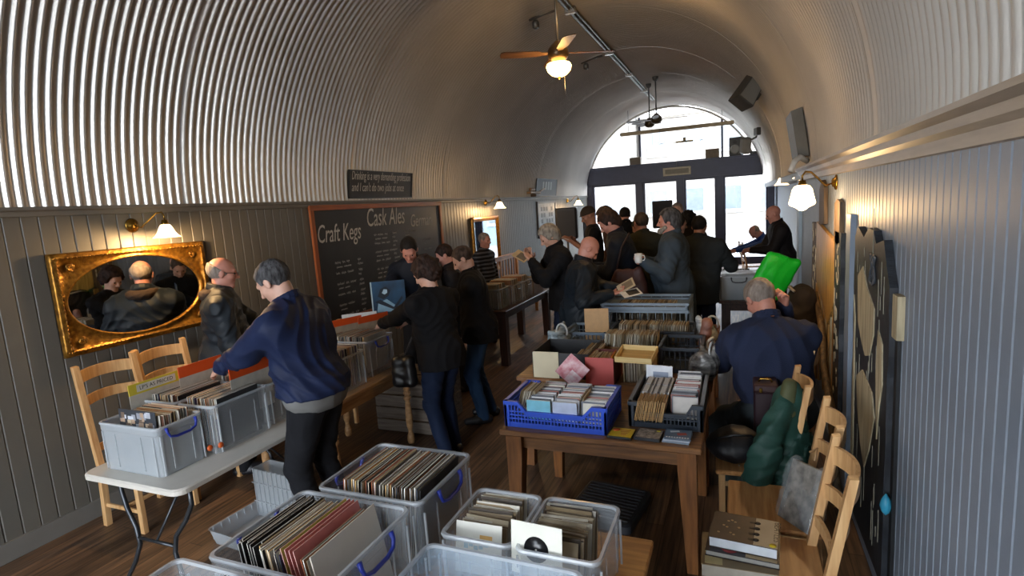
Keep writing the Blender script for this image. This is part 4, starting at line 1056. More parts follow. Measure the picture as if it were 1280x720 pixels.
for k in range(3):
    t = empty('compact_disc', (-.325+.003*k, 3.035-.002*k, ZP+.0112*k), rad(-4+2*k), ('lowest disc case of the small stack by the table corner', 'middle disc case of the small stack by the table corner', 'top disc case of the corner stack with a blue and red cover')[k], 'compact disc')
    m = MB(); m.cbox((0, 0, .0052), (.145, .128, .0102), .0015); m.build('case', paper(('#7d8795', '#a5adb8', '#59636f')[k], .25), t)
    if k == 2:
        m = MB(); m.cbox((0, 0, .0108), (.138, .122, .0008), .0003); m.build('cover', paper('#4b6077', .3), t)
        m = MB(); m.box((.02, .0, .0116), (.05, .03, .0006), .3); m.build('red_print', paper('#a5473c'), t)
        m = MB(); m.box((-.02, .03, .0116), (.05, .02, .0006), .3); m.build('pale_print', paper('#c2ccd4'), t)
        m = MB()
        for q in range(9): m.box((-.056+.014*q, -.05, .0116), (.009, .012, .0006))
        m.build('white_print', paper('#d9dcdd'), t)
# magenta single leaning over the crate
t = empty('picture_single', (-1.185, 3.72, ZP+.075), 0, 'red and white patterned single leaning cornerwise against the cream box', 'record')
t.rotation_euler = (-.25, rad(42), 0)
m = MB(); m.cbox((0, 0, .09), (.18, .003, .18), .001); m.build('sleeve', M('red floral print', '#b23a4d', .4, scale=16, col2='#d9b5b9'), t)
m = MB(); m.box((.04, -.002, .05), (.09, .001, .09)); m.build('white_print', M('white floral print', '#c98a95', .4, scale=24, col2='#e2dcdc'), t)
# boxes of singles
def obox(name, label, x0, x1, y0, y1, z, h, mat, inner=None, th=.006, cat='box', front=None):
    t = empty(name, ((x0+x1)/2, (y0+y1)/2, z), 0, label, cat); w, d = x1-x0, y1-y0
    m = MB(); loft(m, [(rrect(w, d, .003, 1), 0), (rrect(w, d, .003, 1), h), (rrect(w-2*th, d-2*th, .003, 1), h)], cap1=False)
    loft(m, [(rrect(w-2*th, d-2*th, .003, 1), h), (rrect(w-2*th, d-2*th, .003, 1), th)], 1, cap0=False)
    m.build('carton', [mat, inner or mat], t)
    if front is not None:
        m = MB(); m.cbox((0, -d/2-.003, h/2), (w, .004, h), .001); m.build('end_panel', front, t)
    return t
obox('record_box', 'black lined open box with a cream end panel, singles leaning out of it', -1.52, -1.06, 3.97, 4.42, ZP, .20, paper('#2b2b2e'), paper('#1b1c20'))
o = MB(); o.cbox((-1.405, 3.962, ZP+.105), (.21, .006, .21), .001); tag(o.build('cream_card', M('cream card', '#c9bfa2', .6, var=.04)), 'cream end card standing before the black lined box', 'card')
fill(SGS, 'single_sleeve', 'record', 'brown single sleeve leaning in the black lined box', 'singles in the black lined box', (-1.235, 4.09, ZP+.012), 20, .0075, 'x', lean=-.36, jit=.01)
fill(SGS, 'single_sleeve', 'record', 'brown single sleeve leaning in the black lined box', 'singles in the black lined box', (-1.20, 4.29, ZP+.012), 16, .008, 'x', lean=-.36, jit=.01)
t = empty('red_file', (-.955, 4.02, ZP), 0, 'coral red record file with a plain front standing by the wooden tray', 'record case')
m = MB(); m.cbox((0, -.16, .105), (.21, .006, .21), .001); m.build('end_panel', M('coral card', '#b5504c', .5, var=.05), t)
m = MB()
for s in (-1, 1): m.box((s*.102, 0, .095), (.005, .32, .19))
m.box((0, 0, .004), (.21, .32, .008)); m.box((0, .16, .095), (.21, .005, .19)); m.build('file_body', paper('#6d3430'), t)
fill(SGS, 'single_sleeve', 'record', 'buff single sleeve filed in the coral red file', 'singles in the red file', (-1.035, 3.96, ZP+.02), 24, .0066, 'x', jit=.01, lean=.0)
for i, c in enumerate(('#b8502e', '#c98a2e')):
    o = link('divider_card', slab(.185, .20, .003, paper(c), paper(c)), None, (-.872+i*.008, 3.97, ZP+.02)); o.rotation_euler = (.0, 0, PI/2); tag(o, ('rust red divider at the right of the red file', 'amber divider at the right of the red file')[i], 'divider card')
# small bundle under the tray and the tray
fill(SGS, 'single_sleeve', 'record', 'grey single sleeve standing beneath the pale wooden tray', 'singles under the tray', (-.80, 4.06, ZP), 24, .0095, 'x', jit=.01)
t = empty('wooden_tray', (-.70, 3.98, ZP+.195), rad(-6), 'pale open wooden tray lying on top of the singles by the red file', 'tray'); t.rotation_euler = (rad(10), 0, rad(-5))
PW = wood('pale ply', '#c9aa6a', '#dcc591', .5, axis=0)
m = MB(); m.box((0, 0, .003), (.27, .22, .006)); m.build('tray_base', wood('ply base', '#a88548', '#c19a5c', .5, axis=0), t)
m = MB()
for s in (-1, 1): m.cbox((0, s*.108, .022), (.27, .008, .044), .002); m.cbox((s*.131, 0, .022), (.008, .21, .044), .002)
m.build('tray_sides', PW, t)
# rows of singles behind
crate('plastic_crate', 'dark ribbed crate packed with brown singles behind the wooden tray', (-.72, 4.98, ZP), .72, .40, .20, BKP, dip=False, rows=2, pitch=.045)
fill(SGS, 'single_sleeve', 'record', 'brown single sleeve in the dark ribbed crate', 'singles in the dark ribbed crate', (-1.02, 4.93, ZP+.06), 70, .0086, 'x', lean=-.10, jit=.012)
obox('record_box', 'cardboard box of brown singles just behind the wooden tray', -1.10, -.60, 4.40, 4.66, ZP, .15, paper('#8c6d45'), paper('#5c4830'))
fill(SGS, 'single_sleeve', 'record', 'brown single sleeve in the cardboard box behind the tray', 'singles in the cardboard box behind the tray', (-1.06, 4.53, ZP+.065), 52, .0083, 'x', lean=-.12, jit=.012)
crate('plastic_crate', 'dark crate standing empty right of the brown singles', (-.42, 4.47, ZP), .32, .44, .20, BKP, dip=False, rows=2, pitch=.04)
crate('plastic_crate', 'blue grey crate beside the striped carrier bag', (-1.33, 5.05, ZP), .40, .42, .16, SLT, dip=False, rows=2, pitch=.04)
crate('plastic_crate', 'large slate grey crate at the far end of the pine table', (-.86, 5.62, ZP), .84, .54, .27, SLT, dip=False, rows=2, pitch=.07)
crate('plastic_crate', 'slate grey crate stacked inside the back of the large one', (-.86, 5.62, ZP+.272), .84, .54, .07, SLT, dip=False, rows=1, pitch=.10)
fill(SGS, 'single_sleeve', 'record', 'single sleeve in the large slate crate', 'singles in the slate crate', (-1.15, 5.62, ZP+.13), 54, .0105, 'x', lean=-.1, jit=.012, bulk=True)
t = empty('tan_flap', (-1.21, 4.87, ZP), rad(8), 'tan cardboard flap standing upright in front of the bald man', 'card')
m = MB(); m.cbox((0, 0, .19), (.22, .006, .38), .002); m.build('card', paper('#b08a5c'), t)
# far end stock
t0 = tub('storage_box', 'clear box with dark handle on the table by the doors', (.0, 7.62, ZP), .46, .42, .30, mat=MILK, handles='y', hm=DG)
fill(LPS, 'album_sleeve', 'record', 'album sleeve in the clear box by the doors', 'albums in the box by the doors', (0, 7.47, ZP+.012), 24, .0125, 'y', bulk=True)
t = empty('box_lid', (0.0, 7.62, ZP+.305), 0, 'flat translucent lid lying on the box by the doors', 'lid')
m = MB(); loft(m, [(rrect(.47, .43, .03), 0), (rrect(.47, .43, .03), .02), (rrect(.44, .40, .03), .028)]); m.build('lid_plate', MILK, t)
for i, (x, y, w, c, l) in enumerate(((-.2, 8.2, .3, '#a39a86', 'low tan box on the table by the doors'), (.15, 8.3, .34, '#c9c4b4', 'pale box on the table by the doors beside the tan one'), (-.1, 8.85, .5, '#8e8a72', 'olive box farthest on the table by the doors'), (-2.2, 11.2, .4, '#bdb5a5', 'pale box nearest on the long window table'), (-2.5, 11.8, .4, '#8f8373', 'brown box at the left of the long window table'), (-2.2, 12.5, .4, '#c6c0b0', 'cream box in the middle of the long window table'))):
    obox('record_box', l, x-w/2, x+w/2, y-.16, y+.16, ZP, .2, paper(c), paper('#5c5345'))
    fill(SGS, 'single_sleeve', 'record', 'single sleeve in the '+l, 'singles in the '+l, (x-w/2+.03, y, ZP+.03), int((w-.06)/.014), .014, 'x', jit=.01, bulk=True)

# the many sleeves too far away to be told apart one by one
for nm, items in BULK.items():
    mats = []; vs = []; fs = []; mi = []
    for me, mx in items:
        o_ = len(vs); vs += [tuple(mx @ v.co) for v in me.vertices]
        for mm in me.materials:
            if mm not in mats: mats.append(mm)
        for p_ in me.polygons: fs.append(tuple(o_+i for i in p_.vertices)); mi.append(mats.index(me.materials[p_.material_index]))
    me = bpy.data.meshes.new(nm+'_rows'); me.from_pydata(vs, [], fs)
    for mm in mats: me.materials.append(mm)
    me.polygons.foreach_set('material_index', mi); me.update()
    tag(link(nm+'_rows', me), {'album_sleeve': 'rows of album sleeves in the distant bins and boxes', 'single_sleeve': 'rows of single sleeves in the distant crates and boxes'}[nm], 'records', None, 'stuff')
# ------------------------------------------------------------------ things on the walls
BRASS = M('brass', '#8a6a2c', .25, .9); GILT = M('gilt frame', '#a8782c', .32, .75, scale=30, col2='#6b4517', bump=.004, bscale=45)
MIRR = M('mirror glass', '#c8cacb', .02, 1.0, var=0)
OPAL = M('lit opal glass', '#fff2d8', .3, emit='#ffd9a0', estr=7.0)
def sconce(label, loc, side, reach=.26, power=22, drop=0.0, shade='bell', yoff=.0, s=1.0, lit=True):
    "wall bracket lamp; side is the direction away from the wall (+1/-1 along X)"
    t = empty('wall_lamp', loc, 0, label, 'lamp'); t.scale = (s, s, s)
    R = Matrix.Rotation(side*PI/2, 3, 'Y')
    m = MB(); m.lathe([(.001, 0), (.055, 0), (.058, .006), (.050, .014), (.036, .018), (.030, .030), (.014, .036), (.001, .037)], (0, 0, 0), 20, R=R); m.build('wall_plate', BRASS, t)
    x = side*reach; m = MB()
    m.tube([(side*.03, 0, -.005), (side*.08, yoff*.2, -.02), (side*.13, yoff*.5, .03), (side*.19, yoff*.8, .085), (x-side*.02, yoff, .09), (x, yoff, .06), (x, yoff, .025)], .007, 8); m.build('arm', BRASS, t)
    m = MB(); m.lathe([(.001, .03), (.022, .028), (.028, .0), (.030, -.012)], (x, yoff, 0), 16); m.build('shade_holder', BRASS, t)
    if shade == 'bell': pr = [(.028, -.008), (.040, -.02), (.052, -.045), (.062, -.070), (.082, -.098), (.100, -.112), (.097, -.113), (.079, -.100), (.058, -.071), (.048, -.045), (.036, -.022), (.025, -.012)]
    else: pr = [(.030, -.005), (.050, -.012), (.066, -.035), (.076, -.08), (.090, -.135), (.080, -.150), (.045, -.165), (.020, -.185), (.001, -.19)]
    m = MB(); m.lathe(pr, (x, yoff, 0), 24, caps=False); m.build('glass_shade', OPAL, t)
    if lit:
        lamp('wall_lamp_light', (loc[0]+x*s, loc[1]+yoff*s, loc[2]-(.13 if shade == 'bell' else .22)*s), power)
    return t
sconce('brass wall lamp with bell glass shade above the large gilt mirror', (XL, 2.98, 2.16), 1, .25, 42, yoff=.10)
sconce('lit wall lamp above the tall gilt mirror beside the chalkboard', (XL, 9.75, 2.24), 1, .25, 42, s=1.2)
sconce('lit wall lamp at the far left by the shop front', (XL, 15.3, 2.2), 1, .25, 10, s=1.3)
sconce('large lit glass wall lamp on a brass arm over the carved panels', (XR, 4.80, 2.13), -1, .25, 16, shade='drum', yoff=-.22)
sconce('lit wall lamp on the far right wall beyond the pale blue pier', (XF, 11.0, 2.32), -1, .26, 7, s=1.2)
sconce('lit wall lamp close beyond the pier on the right wall', (XF, 8.3, 2.35), -1, .26, 4, s=1.0)

# large gilt mirror with oval glass
def gilt_mirror(label, y0, y1, z0, z1, oval=True, fw=.10):
    cy, cz = (y0+y1)/2, (z0+z1)/2; w, h = y1-y0, z1-z0
    t = empty('gilt_mirror', (XL+.005, cy, cz), rad(90), label, 'mirror')       # local x = -Y.. along the wall, local -y = into the room
    N_ = 64; m = MB()
    def rect(a, ww, hh):
        c, s = math.cos(a), math.sin(a); k = min(ww/2/abs(c) if abs(c) > 1e-6 else 9, hh/2/abs(s) if abs(s) > 1e-6 else 9); return (c*k, s*k)
    def ov(a, ww, hh):
        return (ww/2*math.cos(a), hh/2*math.sin(a))
    ow, oh = w-2*fw*.72, h-2*fw*.72
    # corner-true outline: sample angles that include the corners
    base = sorted(set([round(2*PI*k/N_, 5) for k in range(N_)]+[round(math.atan2(sy*h, sx*w) % (2*PI), 5) for sx in (-1, 1) for sy in (-1, 1)]))
    n = len(base)
    rings = []
    for ww, hh, d in ((w, h, 0), (w, h, .030), (w-.02, h-.02, .048), (w-.05, h-.05, .040), (w-.06, h-.06, .05), (w-.075, h-.075, .046), (w-.10, h-.10, .026)): rings.append([(*rect(a, ww, hh), d) for a in base])
    if oval:
        for k, d in ((1.06, .024), (1.03, .036), (1.0, .034), (.985, .012)): rings.append([(*ov(a, ow*k, oh*k), d) for a in base])
    else:
        for k, d in ((.14, .034), (.17, .012)): rings.append([(*rect(a, w-k, h-k), d) for a in base])
    vs = [(x, -d, z) for r in rings for x, z, d in r]
    fs = [(i*n+k, (i+1)*n+k, (i+1)*n+(k+1) % n, i*n+(k+1) % n) for i in range(len(rings)-1) for k in range(n)]
    m.add([(-x, y, z) for x, y, z in vs], fs, 0, True)
    # beading along the outer edge
    m.build('frame', GILT, t)
    m = MB()
    for e in (-1, 1):
        q = int(w/.03)
        for k in range(q): m.lathe([(.001, -.006), (.009, 0), (.001, .008)], (-w/2+.02+k*(w-.04)/(q-1), -.046, e*(h/2-.036)), 6)
        q = int(h/.03)
        for k in range(q): m.lathe([(.001, -.006), (.009, 0), (.001, .008)], (e*(w/2-.036), -.046, -h/2+.03+k*(h-.06)/(q-1)), 6)
    m.build('beading', GILT, t)
    if oval:
        for sx in (-1, 1):
            for sz in (-1, 1):
                m = MB(); cx_, cz_ = sx*(w/2-.125), sz*(h/2-.105)
                for j in range(3):
                    pts = [(cx_+sx*(.028-.022*u)*math.cos(u*5+j*2.1), -.036, cz_+sz*(.028-.022*u)*math.sin(u*5+j*2.1)) for u in np.linspace(0, 1, 9)]
                    m.tube(pts, .006, 6)
                m.build('scroll_ornament', GILT, t)
    m = MB(); g = [ov(a, ow*.99, oh*.99) if oval else rect(a, w-.16, h-.16) for a in base]
    m.add([(x, -.014, z) for x, z in g]+[(x, -.004, z) for x, z in g], [tuple(range(n)), tuple(range(n, 2*n))[::-1]]); m.build('glass', MIRR, t)
    return t
gilt_mirror('large gilt mirror with oval glass on the left wall under the lamp', 2.34, 3.56, 1.24, 1.99)
gilt_mirror('tall narrow gilt mirror on the left wall beyond the chalkboard', 9.05, 10.25, .88, 1.97, oval=False, fw=.08)

# ---- big chalkboard
CB = M('chalkboard', '#121213', .55, scale=3, col2='#1e1d1c'); CH = M('chalk', '#b9b5ad', .9, var=.1, scale=60); CHD = M('faint chalk', '#6f6c67', .9, var=.2, scale=60)
FO = wood('orange stained frame', '#7a3c17', '#9c5526', .45, axis=0)
y0, y1, z0, z1 = 5.0, 7.95, .88, 2.245
t = empty('chalkboard', (XL+.004, (y0+y1)/2, (z0+z1)/2), rad(90), 'large chalkboard in an orange wooden frame listing craft kegs and cask ales', 'chalkboard')
W, Hh = y1-y0, z1-z0
m = MB(); m.box((0, -.008, 0), (W, .016, Hh)); m.build('board', CB, t)
for s in (-1, 1):
    m = MB(); m.cbox((0, -.016, s*Hh/2), (W+.07, .032, .06), .004); m.build('frame_rail', FO, t)
    m = MB(); m.cbox((s*W/2, -.016, 0), (.06, .032, Hh-.05), .004); m.build('frame_rail', wood('orange stained stile', '#7a3c17', '#9c5526', .45, axis=2), t)
def chalk_text(body, x, z, size, mat=CH, shear=.25, rot=0, sx=1.0):
    text('lettering', body, size, mat, t, (x, -.0175, z), (PI/2, rot, 0), shear=shear, sx=sx)
def P(y): return (y-(y0+y1)/2)
chalk_text('Craft Kegs', P(5.04), .28, .30, sx=.62); chalk_text('Cask Ales', P(5.98), .42, .34, sx=.66); chalk_text('German', P(7.02), .36, .26, CH, sx=.72)
rr = random.Random(11)
def scribble(m, x, z, w, h=.042, tk=.006):
    u = x
    while u < x+w:
        L = rr.uniform(.05, .14); n = max(4, int(L/.009)); ph = rr.uniform(0, 6)
        pts = [(u+L*k/n, -.0175, z+h*.5*math.sin(k*2.4+ph)*(.4+.6*rr.random())) for k in range(n+1)]
        m.ribbon(pts, tk, .001, up=(0, 0, 1)); u += L+.03
CHM = M('mid chalk', '#96928a', .9, var=.15, scale=60)
def column(x, zs, w, price=True, mat=CHM):
    m = MB()
    for i, z in enumerate(zs):
        scribble(m, x, z, w*rr.uniform(.7, 1.0))
        if i % 2 == 0: scribble(m, x+.02, z-.055, w*rr.uniform(.35, .6), .026)
        if price:
            scribble(m, x+w+.09, z, .05); scribble(m, x+w+.08, z-.055, .05)
    tag(m.build('chalk_writing', mat, t), kind='stuff')
column(P(5.30), [.02-.13*k for k in range(6)], .34, mat=CH)
column(P(6.12), [.30-.115*k for k in range(8)], .34, mat=CH); column(P(6.85), [.30-.115*k for k in range(8)], .22, False); column(P(7.35), [.14, .0], .25, False, CHD)
# ---- quote sign on the lining
def tilt_sign(name, label, y0, y1, z0, z1, lines, frame=.014):
    a = math.asin(min(1, ((z0+z1)/2-ZL)/AH)); xw = AX-AR*math.cos(a)
    t = empty(name, (xw+.035, (y0+y1)/2, (z0+z1)/2), 0, label, 'sign'); t.rotation_euler = (rad(0), rad(8), rad(0))
    w, h = y1-y0, z1-z0
    q = bpy.data.objects.new
    m = MB(); m.cbox((0, 0, 0), (.016, w, h), .002); m.build('board', CB, t)
    m = MB()
    for s in (-1, 1): m.box((.009, 0, s*(h/2-.008)), (.008, w, .016)); m.box((.009, s*(w/2-.008), 0), (.008, .016, h-.03))
    m.build('frame', M('black frame', '#0d0d0e', .4), t)
    for (b, z, sz, sx, al) in lines:
        o = text('lettering', b, sz, CH, t, (.0085, -w/2+.05 if al == 'LEFT' else .1, z), (PI/2, 0, PI/2), shear=.15, sx=sx, align=al)
    return t
tilt_sign('quote_sign', 'black sign on the lining reading Drinking is a very demanding profession', 5.68, 7.12, 2.345, 2.70,
          (('Drinking is a very demanding profession', .06, .155, .53, 'LEFT'), ("and I can't do two jobs at once", -.085, .155, .60, 'LEFT')))
t = tilt_sign('small_sign', 'small grey poster leaning on the ledge near the far left of the lining', 12.6, 14.2, 2.34, 2.76, ())
m = MB()
for k in range(4): m.box((.0095, -.3+.2*k, .04), (.002, .12, .2))
m.build('print', paper('#8d8f88'), t)
t = empty('wood_ornament', (XL+.09, 12.3, ZL+.015), 0, 'tan wooden model lying on the left ledge beside the small poster', 'ornament')
m = MB(); m.cbox((0, 0, .09), (.10, .7, .05), .01); m.cbox((0, -.1, .16), (.06, .3, .08), .02); m.tube([(0, .3, .1), (0, .8, .19)], .014); m.build('model_body', wood('tan model wood', '#7a5c3a', '#a98459', .5, axis=1), t)
m = MB(); m.cbox((0, .1, .03), (.14, .3, .06), .01); m.build('model_base', paper('#4c3d2f'), t)
# poster in black frame
t = empty('framed_poster', (XL+.004, 13.4, 1.76), rad(90), 'black framed grey poster with dark lettering on the left wall', 'picture')
m = MB(); m.box((0, -.01, 0), (1.4, .016, .84)); m.build('print', M('poster print', '#55534e', .4, scale=5, col2='#83807a'), t)
for s in (-1, 1):
    m = MB(); m.box((0, -.015, s*.42), (1.46, .03, .05)); m.build('frame_rail', M('black frame', '#0d0d0e', .4), t)
    m = MB(); m.box((s*.70, -.015, 0), (.06, .03, .84)); m.build('frame_rail', MATS['black frame'], t)
m = MB()
for r in range(4):
    for k in range(5):
        if (r+k) % 4 == 3: continue
        m.box((-.42+.2*k, -.019, .26-.15*r), (.13, .002, .10)); 
tag(m.build('dark_print', paper('#35322f'), t), kind='stuff')
# ---- carved panels on the right wall
BW = M('charred carved wood', '#15181d', .5, scale=9, stretch=(1, 6, 1), col2='#2c3138', bump=.003, bscale=30)
PW_ = wood('bare pale wood', '#8f836a', '#bfb292', .6, axis=2, bump=.0015); BR = wood('rough brown board', '#2a2019', '#6d573c', .6, axis=2, bump=.003)
GW = wood('golden board', '#8a6630', '#c79a52', .4, axis=2, bump=.001)
def wallpoly(m, pts, t0, t1, mi=0):
    "pts in (Y, Z) on the right wall; t0..t1 distance from the wall"
    n = len(pts); vs = [(XR-t0-.002, y, z) for y, z in pts]+[(XR-t1-.002, y, z) for y, z in pts]
    m.add(vs, [tuple(range(n)), tuple(range(n, 2*n))[::-1]]+[(i, i+n, (i+1) % n+n, (i+1) % n) for i in range(n)], mi)
def jag(y, z0, z1, n, a, seed):
    r_ = random.Random(seed); return [(y+r_.uniform(-a, a), z0+(z1-z0)*i/n) for i in range(n+1)]
t = empty('carved_panel', (0, 0, 0), 0, 'tall black carved wood panel with pale cut shapes nearest on the right wall', 'carving')
m = MB(); wallpoly(m, jag(3.83, .10, 1.80, 14, .012, 1)+[(3.74, 1.86), (3.58, 1.81), (3.46, 1.87), (3.34, 1.86), (3.28, 1.80), (3.12, 1.83), (3.04, 1.70)]+jag(2.97, 1.62, .12, 14, .012, 2), .0, .035); m.build('panel', BW, t)
for k, pts in enumerate(([(3.69, 1.58), (3.56, 1.65), (3.44, 1.55), (3.26, 1.47), (3.26, 1.33), (3.34, 1.2), (3.44, 1.17), (3.55, 1.23), (3.66, 1.32)], [(3.66, .99), (3.51, 1.07), (3.26, 1.02), (3.19, .91), (3.29, .69), (3.4, .54), (3.51, .64), (3.61, .81)],
                         [(3.16, 1.38), (3.07, 1.33), (3.05, 1.13), (3.10, 1.0), (3.13, .82), (3.18, 1.14)], [(3.80, 1.45), (3.77, 1.3), (3.79, .5), (3.74, .30), (3.72, .55), (3.75, 1.32)])):
    m = MB(); wallpoly(m, pts, .035, .041); m.build('pale_inlay', PW_, t)
rr = random.Random(21); m = MB()
for k in range(40):
    y, z, L = rr.uniform(3.03, 3.78), rr.uniform(.15, 1.78), rr.uniform(.05, .22); w_ = rr.uniform(.004, .010)
    wallpoly(m, [(y, z), (y+w_, z+L*.3), (y+w_*.6, z+L), (y-w_*.3, z+L*.6)], .035, .038)
tag(m.build('gouge_marks', paper('#7e7a6c'), t), kind='stuff')
m = MB()
for k in range(14): m.tube([(XR-.043, 3.30+.05*math.cos(a*1.3+k)+.02*(k % 3), 1.66+.08*math.sin(a+k*.6)) for a in np.linspace(0, 2.2, 6)], .004, 5)
tag(m.build('carved_rings', paper('#3d444c'), t), kind='stuff')
t = empty('pale_board', (0, 0, 0), 0, 'pale upright board strip beside the black carved panel', 'board')
m = MB(); wallpoly(m, [(2.86, 1.40), (2.945, 1.40), (2.945, 1.60), (2.86, 1.60)], 0, .03); m.build('strip', PW_, t)
m = MB(); wallpoly(m, [(2.90, .0), (2.945, .0), (2.945, 1.40), (2.90, 1.40)], 0, .015); m.build('dark_strip', paper('#0f1216'), t)
t = empty('carved_panel', (0, 0, 0), 0, 'weathered brown and golden plank assembly under the lit glass lamp', 'carving')
m = MB(); wallpoly(m, jag(5.95, .95, 1.78, 8, .02, 5)+jag(5.62, 1.78, .90, 8, .03, 6), .0, .03); m.build('dark_plank', BR, t)
m = MB(); wallpoly(m, jag(4.62, .35, 1.78, 12, .012, 7)+jag(4.36, 1.78, .35, 12, .012, 8), .0, .03); m.build('dark_plank', BW, t)
m = MB(); wallpoly(m, [(5.50, 1.78), (5.50, 2.08), (5.36, 2.16), (5.22, 2.10), (5.20, 1.80)], .0, .03); m.build('top_plank', BR, t)
m = MB(); wallpoly(m, [(4.66, 1.70), (4.66, 1.98), (4.55, 2.01), (4.43, 1.99), (4.42, 1.68)], .0, .03); m.build('top_plank', BR, t)
m = MB(); wallpoly(m, [(5.60, 1.28), (5.62, 1.80), (4.62, 1.70), (4.60, 1.25), (4.9, 1.02), (5.2, 1.15)], .006, .034); m.build('golden_board', GW, t)
for k in range(7):
    y = 5.52-k*.135; m = MB(); wallpoly(m, [(y, .40+.03*(k % 3)), (y, 1.30-.05*(k % 2)), (y-.055, 1.34-.09*(k % 3)), (y-.055, .38+.05*(k % 2))], .0, .024); m.build('slat', (GW, PW_)[k % 2], t)
m = MB(); wallpoly(m, [(5.52, .95), (5.44, .99), (4.64, .52), (4.68, .45)], .024, .045); m.build('diagonal_brace', BR, t)
m = MB(); wallpoly(m, [(5.66, .35), (5.60, .35), (5.60, 1.25), (5.66, 1.25)], 0, .035); m.build('stile', GW, t)
rr = random.Random(31); m = MB()
for k in range(60):
    side = rr.random() < .5; y = rr.uniform(4.40, 4.58) if side else rr.uniform(5.66, 5.90); z = rr.uniform(.5, 1.7) if side else rr.uniform(1.0, 1.7); L = rr.uniform(.02, .09); w_ = rr.uniform(.008, .025)
    wallpoly(m, [(y, z), (y+w_, z+L*.3), (y+w_*.6, z+L), (y-w_*.3, z+L*.6)], .03, .034)
tag(m.build('bark_flecks', paper('#b3a78c'), t), kind='stuff')
t = empty('leaning_stick', (0, 0, 0), 0, 'rough knotted stick leaning behind the pine chairs at the right wall', 'stick')
m = MB(); m.tube([(.60, 5.25, 1.22), (.615, 4.95, .98), (.60, 4.70, .74), (.62, 4.45, .50), (.61, 4.25, .30), (.61, 4.05, .02)], [.02, .028, .022, .03, .024, .028], 8); m.build('stick_body', BR, t)
t = empty('blue_ornament', (XR-.035, 2.93, .57), 0, 'small turquoise paper scrap stuck low on the right wall', 'paper scrap')
m = MB(); m.lathe([(.001, -.05), (.018, -.03), (.026, 0), (.02, .03), (.004, .06)], n=8); m.build('scrap', M('turquoise paper', '#3aa0c4', .4), t)
# ------------------------------------------------------------------ ceiling
GREYM = M('grey metal', '#6c6a66', .4, .6)
t = empty('ceiling_conduit', (0, 0, 0), 0, 'long grey conduit with clips running along the crown of the vault', 'conduit')
m = MB(); m.tube([(-2.16, 3.0+k*1.0, 4.755) for k in range(14)], .028, 8); m.tube([(-2.10, 3.0+k*1.0, 4.765) for k in range(14)], .018, 8); m.build('pipe', GREYM, t)
for y in (5.2, 7.9, 10.4, 12.4, 14.4):
    m = MB(); m.cbox((-2.14, y, 4.75), (.16, .08, .09), .01); m.build('clip', M('bright metal', '#b9b6b0', .3, .8), t)
for y in (7.8, 10.6):
    m = MB(); m.tube([(-2.3, y, 4.76), (-2.5, y, 4.74), (-2.7, y-.05, 4.68)], .02); m.lathe([(.03, 0), (.05, -.03), (.05, -.10), (.02, -.12)], (-2.62, y, 4.68), 12); m.build('branch_fitting', GREYM, t)
FB = wood('fan blade wood', '#3d2a1c', '#6b4a30', .45, axis=0)
def fan(label, x, y, z, rot, lit, top=4.78, s=1.0):
    t = empty('ceiling_fan', (x, y, z), rad(rot), label, 'ceiling fan')
    m = MB(); m.tube([(0, 0, .16), (0, 0, top-z)], .016, 8); m.lathe([(.02, top-z-.10), (.06, top-z-.06), (.07, top-z)], n=16); m.build('rod', GREYM, t)
    m = MB(); m.lathe([(.001, .20), (.04, .18), (.09, .13), (.12, .09), (.12, .02), (.09, -.02), (.05, -.04), (.001, -.045)], n=24); m.build('motor', M('antique brass', '#5c4a34', .35, .7), t)
    for k in range(4):
        a = k*PI/2; R = Matrix.Rotation(a, 3, 'Z'); m = MB()
        pts = [(.12, -.03), (.20, -.035), (.24, -.065), (.62, -.075), (.66, -.06), (.67, 0), (.66, .06), (.62, .075), (.24, .065), (.20, .035), (.12, .03)]
        vs = [R @ Vector((u*s, v, .05+v*.18)) for u, v in pts]+[R @ Vector((u*s, v, .058+v*.18)) for u, v in pts]; n = len(pts)
        m.add(vs, [tuple(range(n))[::-1], tuple(range(n, 2*n))]+[(i, (i+1) % n, (i+1) % n+n, i+n) for i in range(n)]); m.build('blade', FB, t)
    if lit:
        m = MB(); m.lathe([(.05, -.045), (.13, -.06), (.145, -.09), (.13, -.14), (.09, -.18), (.04, -.20), (.001, -.205)], n=24, caps=False); m.build('glass_bowl', M('lit bowl', '#fff0d0', .3, emit='#ffc873', estr=22), t)
        m = MB(); m.lathe([(.001, -.235), (.012, -.225), (.02, -.205), (.001, -.20)], n=10); m.build('finial', BRASS, t)
        lamp('fan_light', (x, y, z-.30), 25, (1, .60, .24), .08); lamp('fan_light_up', (x+.22, y-.2, z+.28), 7, (1, .60, .24), .06)
    m = MB(); m.tube([(.06, 0, -.04), (.065, 0, -.45)], .003, 5); m.build('pull_cord', GREYM, t)
    return t
fan('lit ceiling fan with glowing bowl on a long rod nearest the viewer', -1.9, 6.4, 3.76, 28, True)
fan('dark ceiling fan on a rod before the bright fanlight', -1.70, 13.2, 3.80, 5, False)
fan('small white ceiling fan unit beside the dark one near the window', -1.95, 13.9, 3.82, 40, False, s=.7)
def arch_at(z, dr=0): 
    a = math.asin((z-ZL)/AH); return AX+(AR-dr)*math.cos(a), a
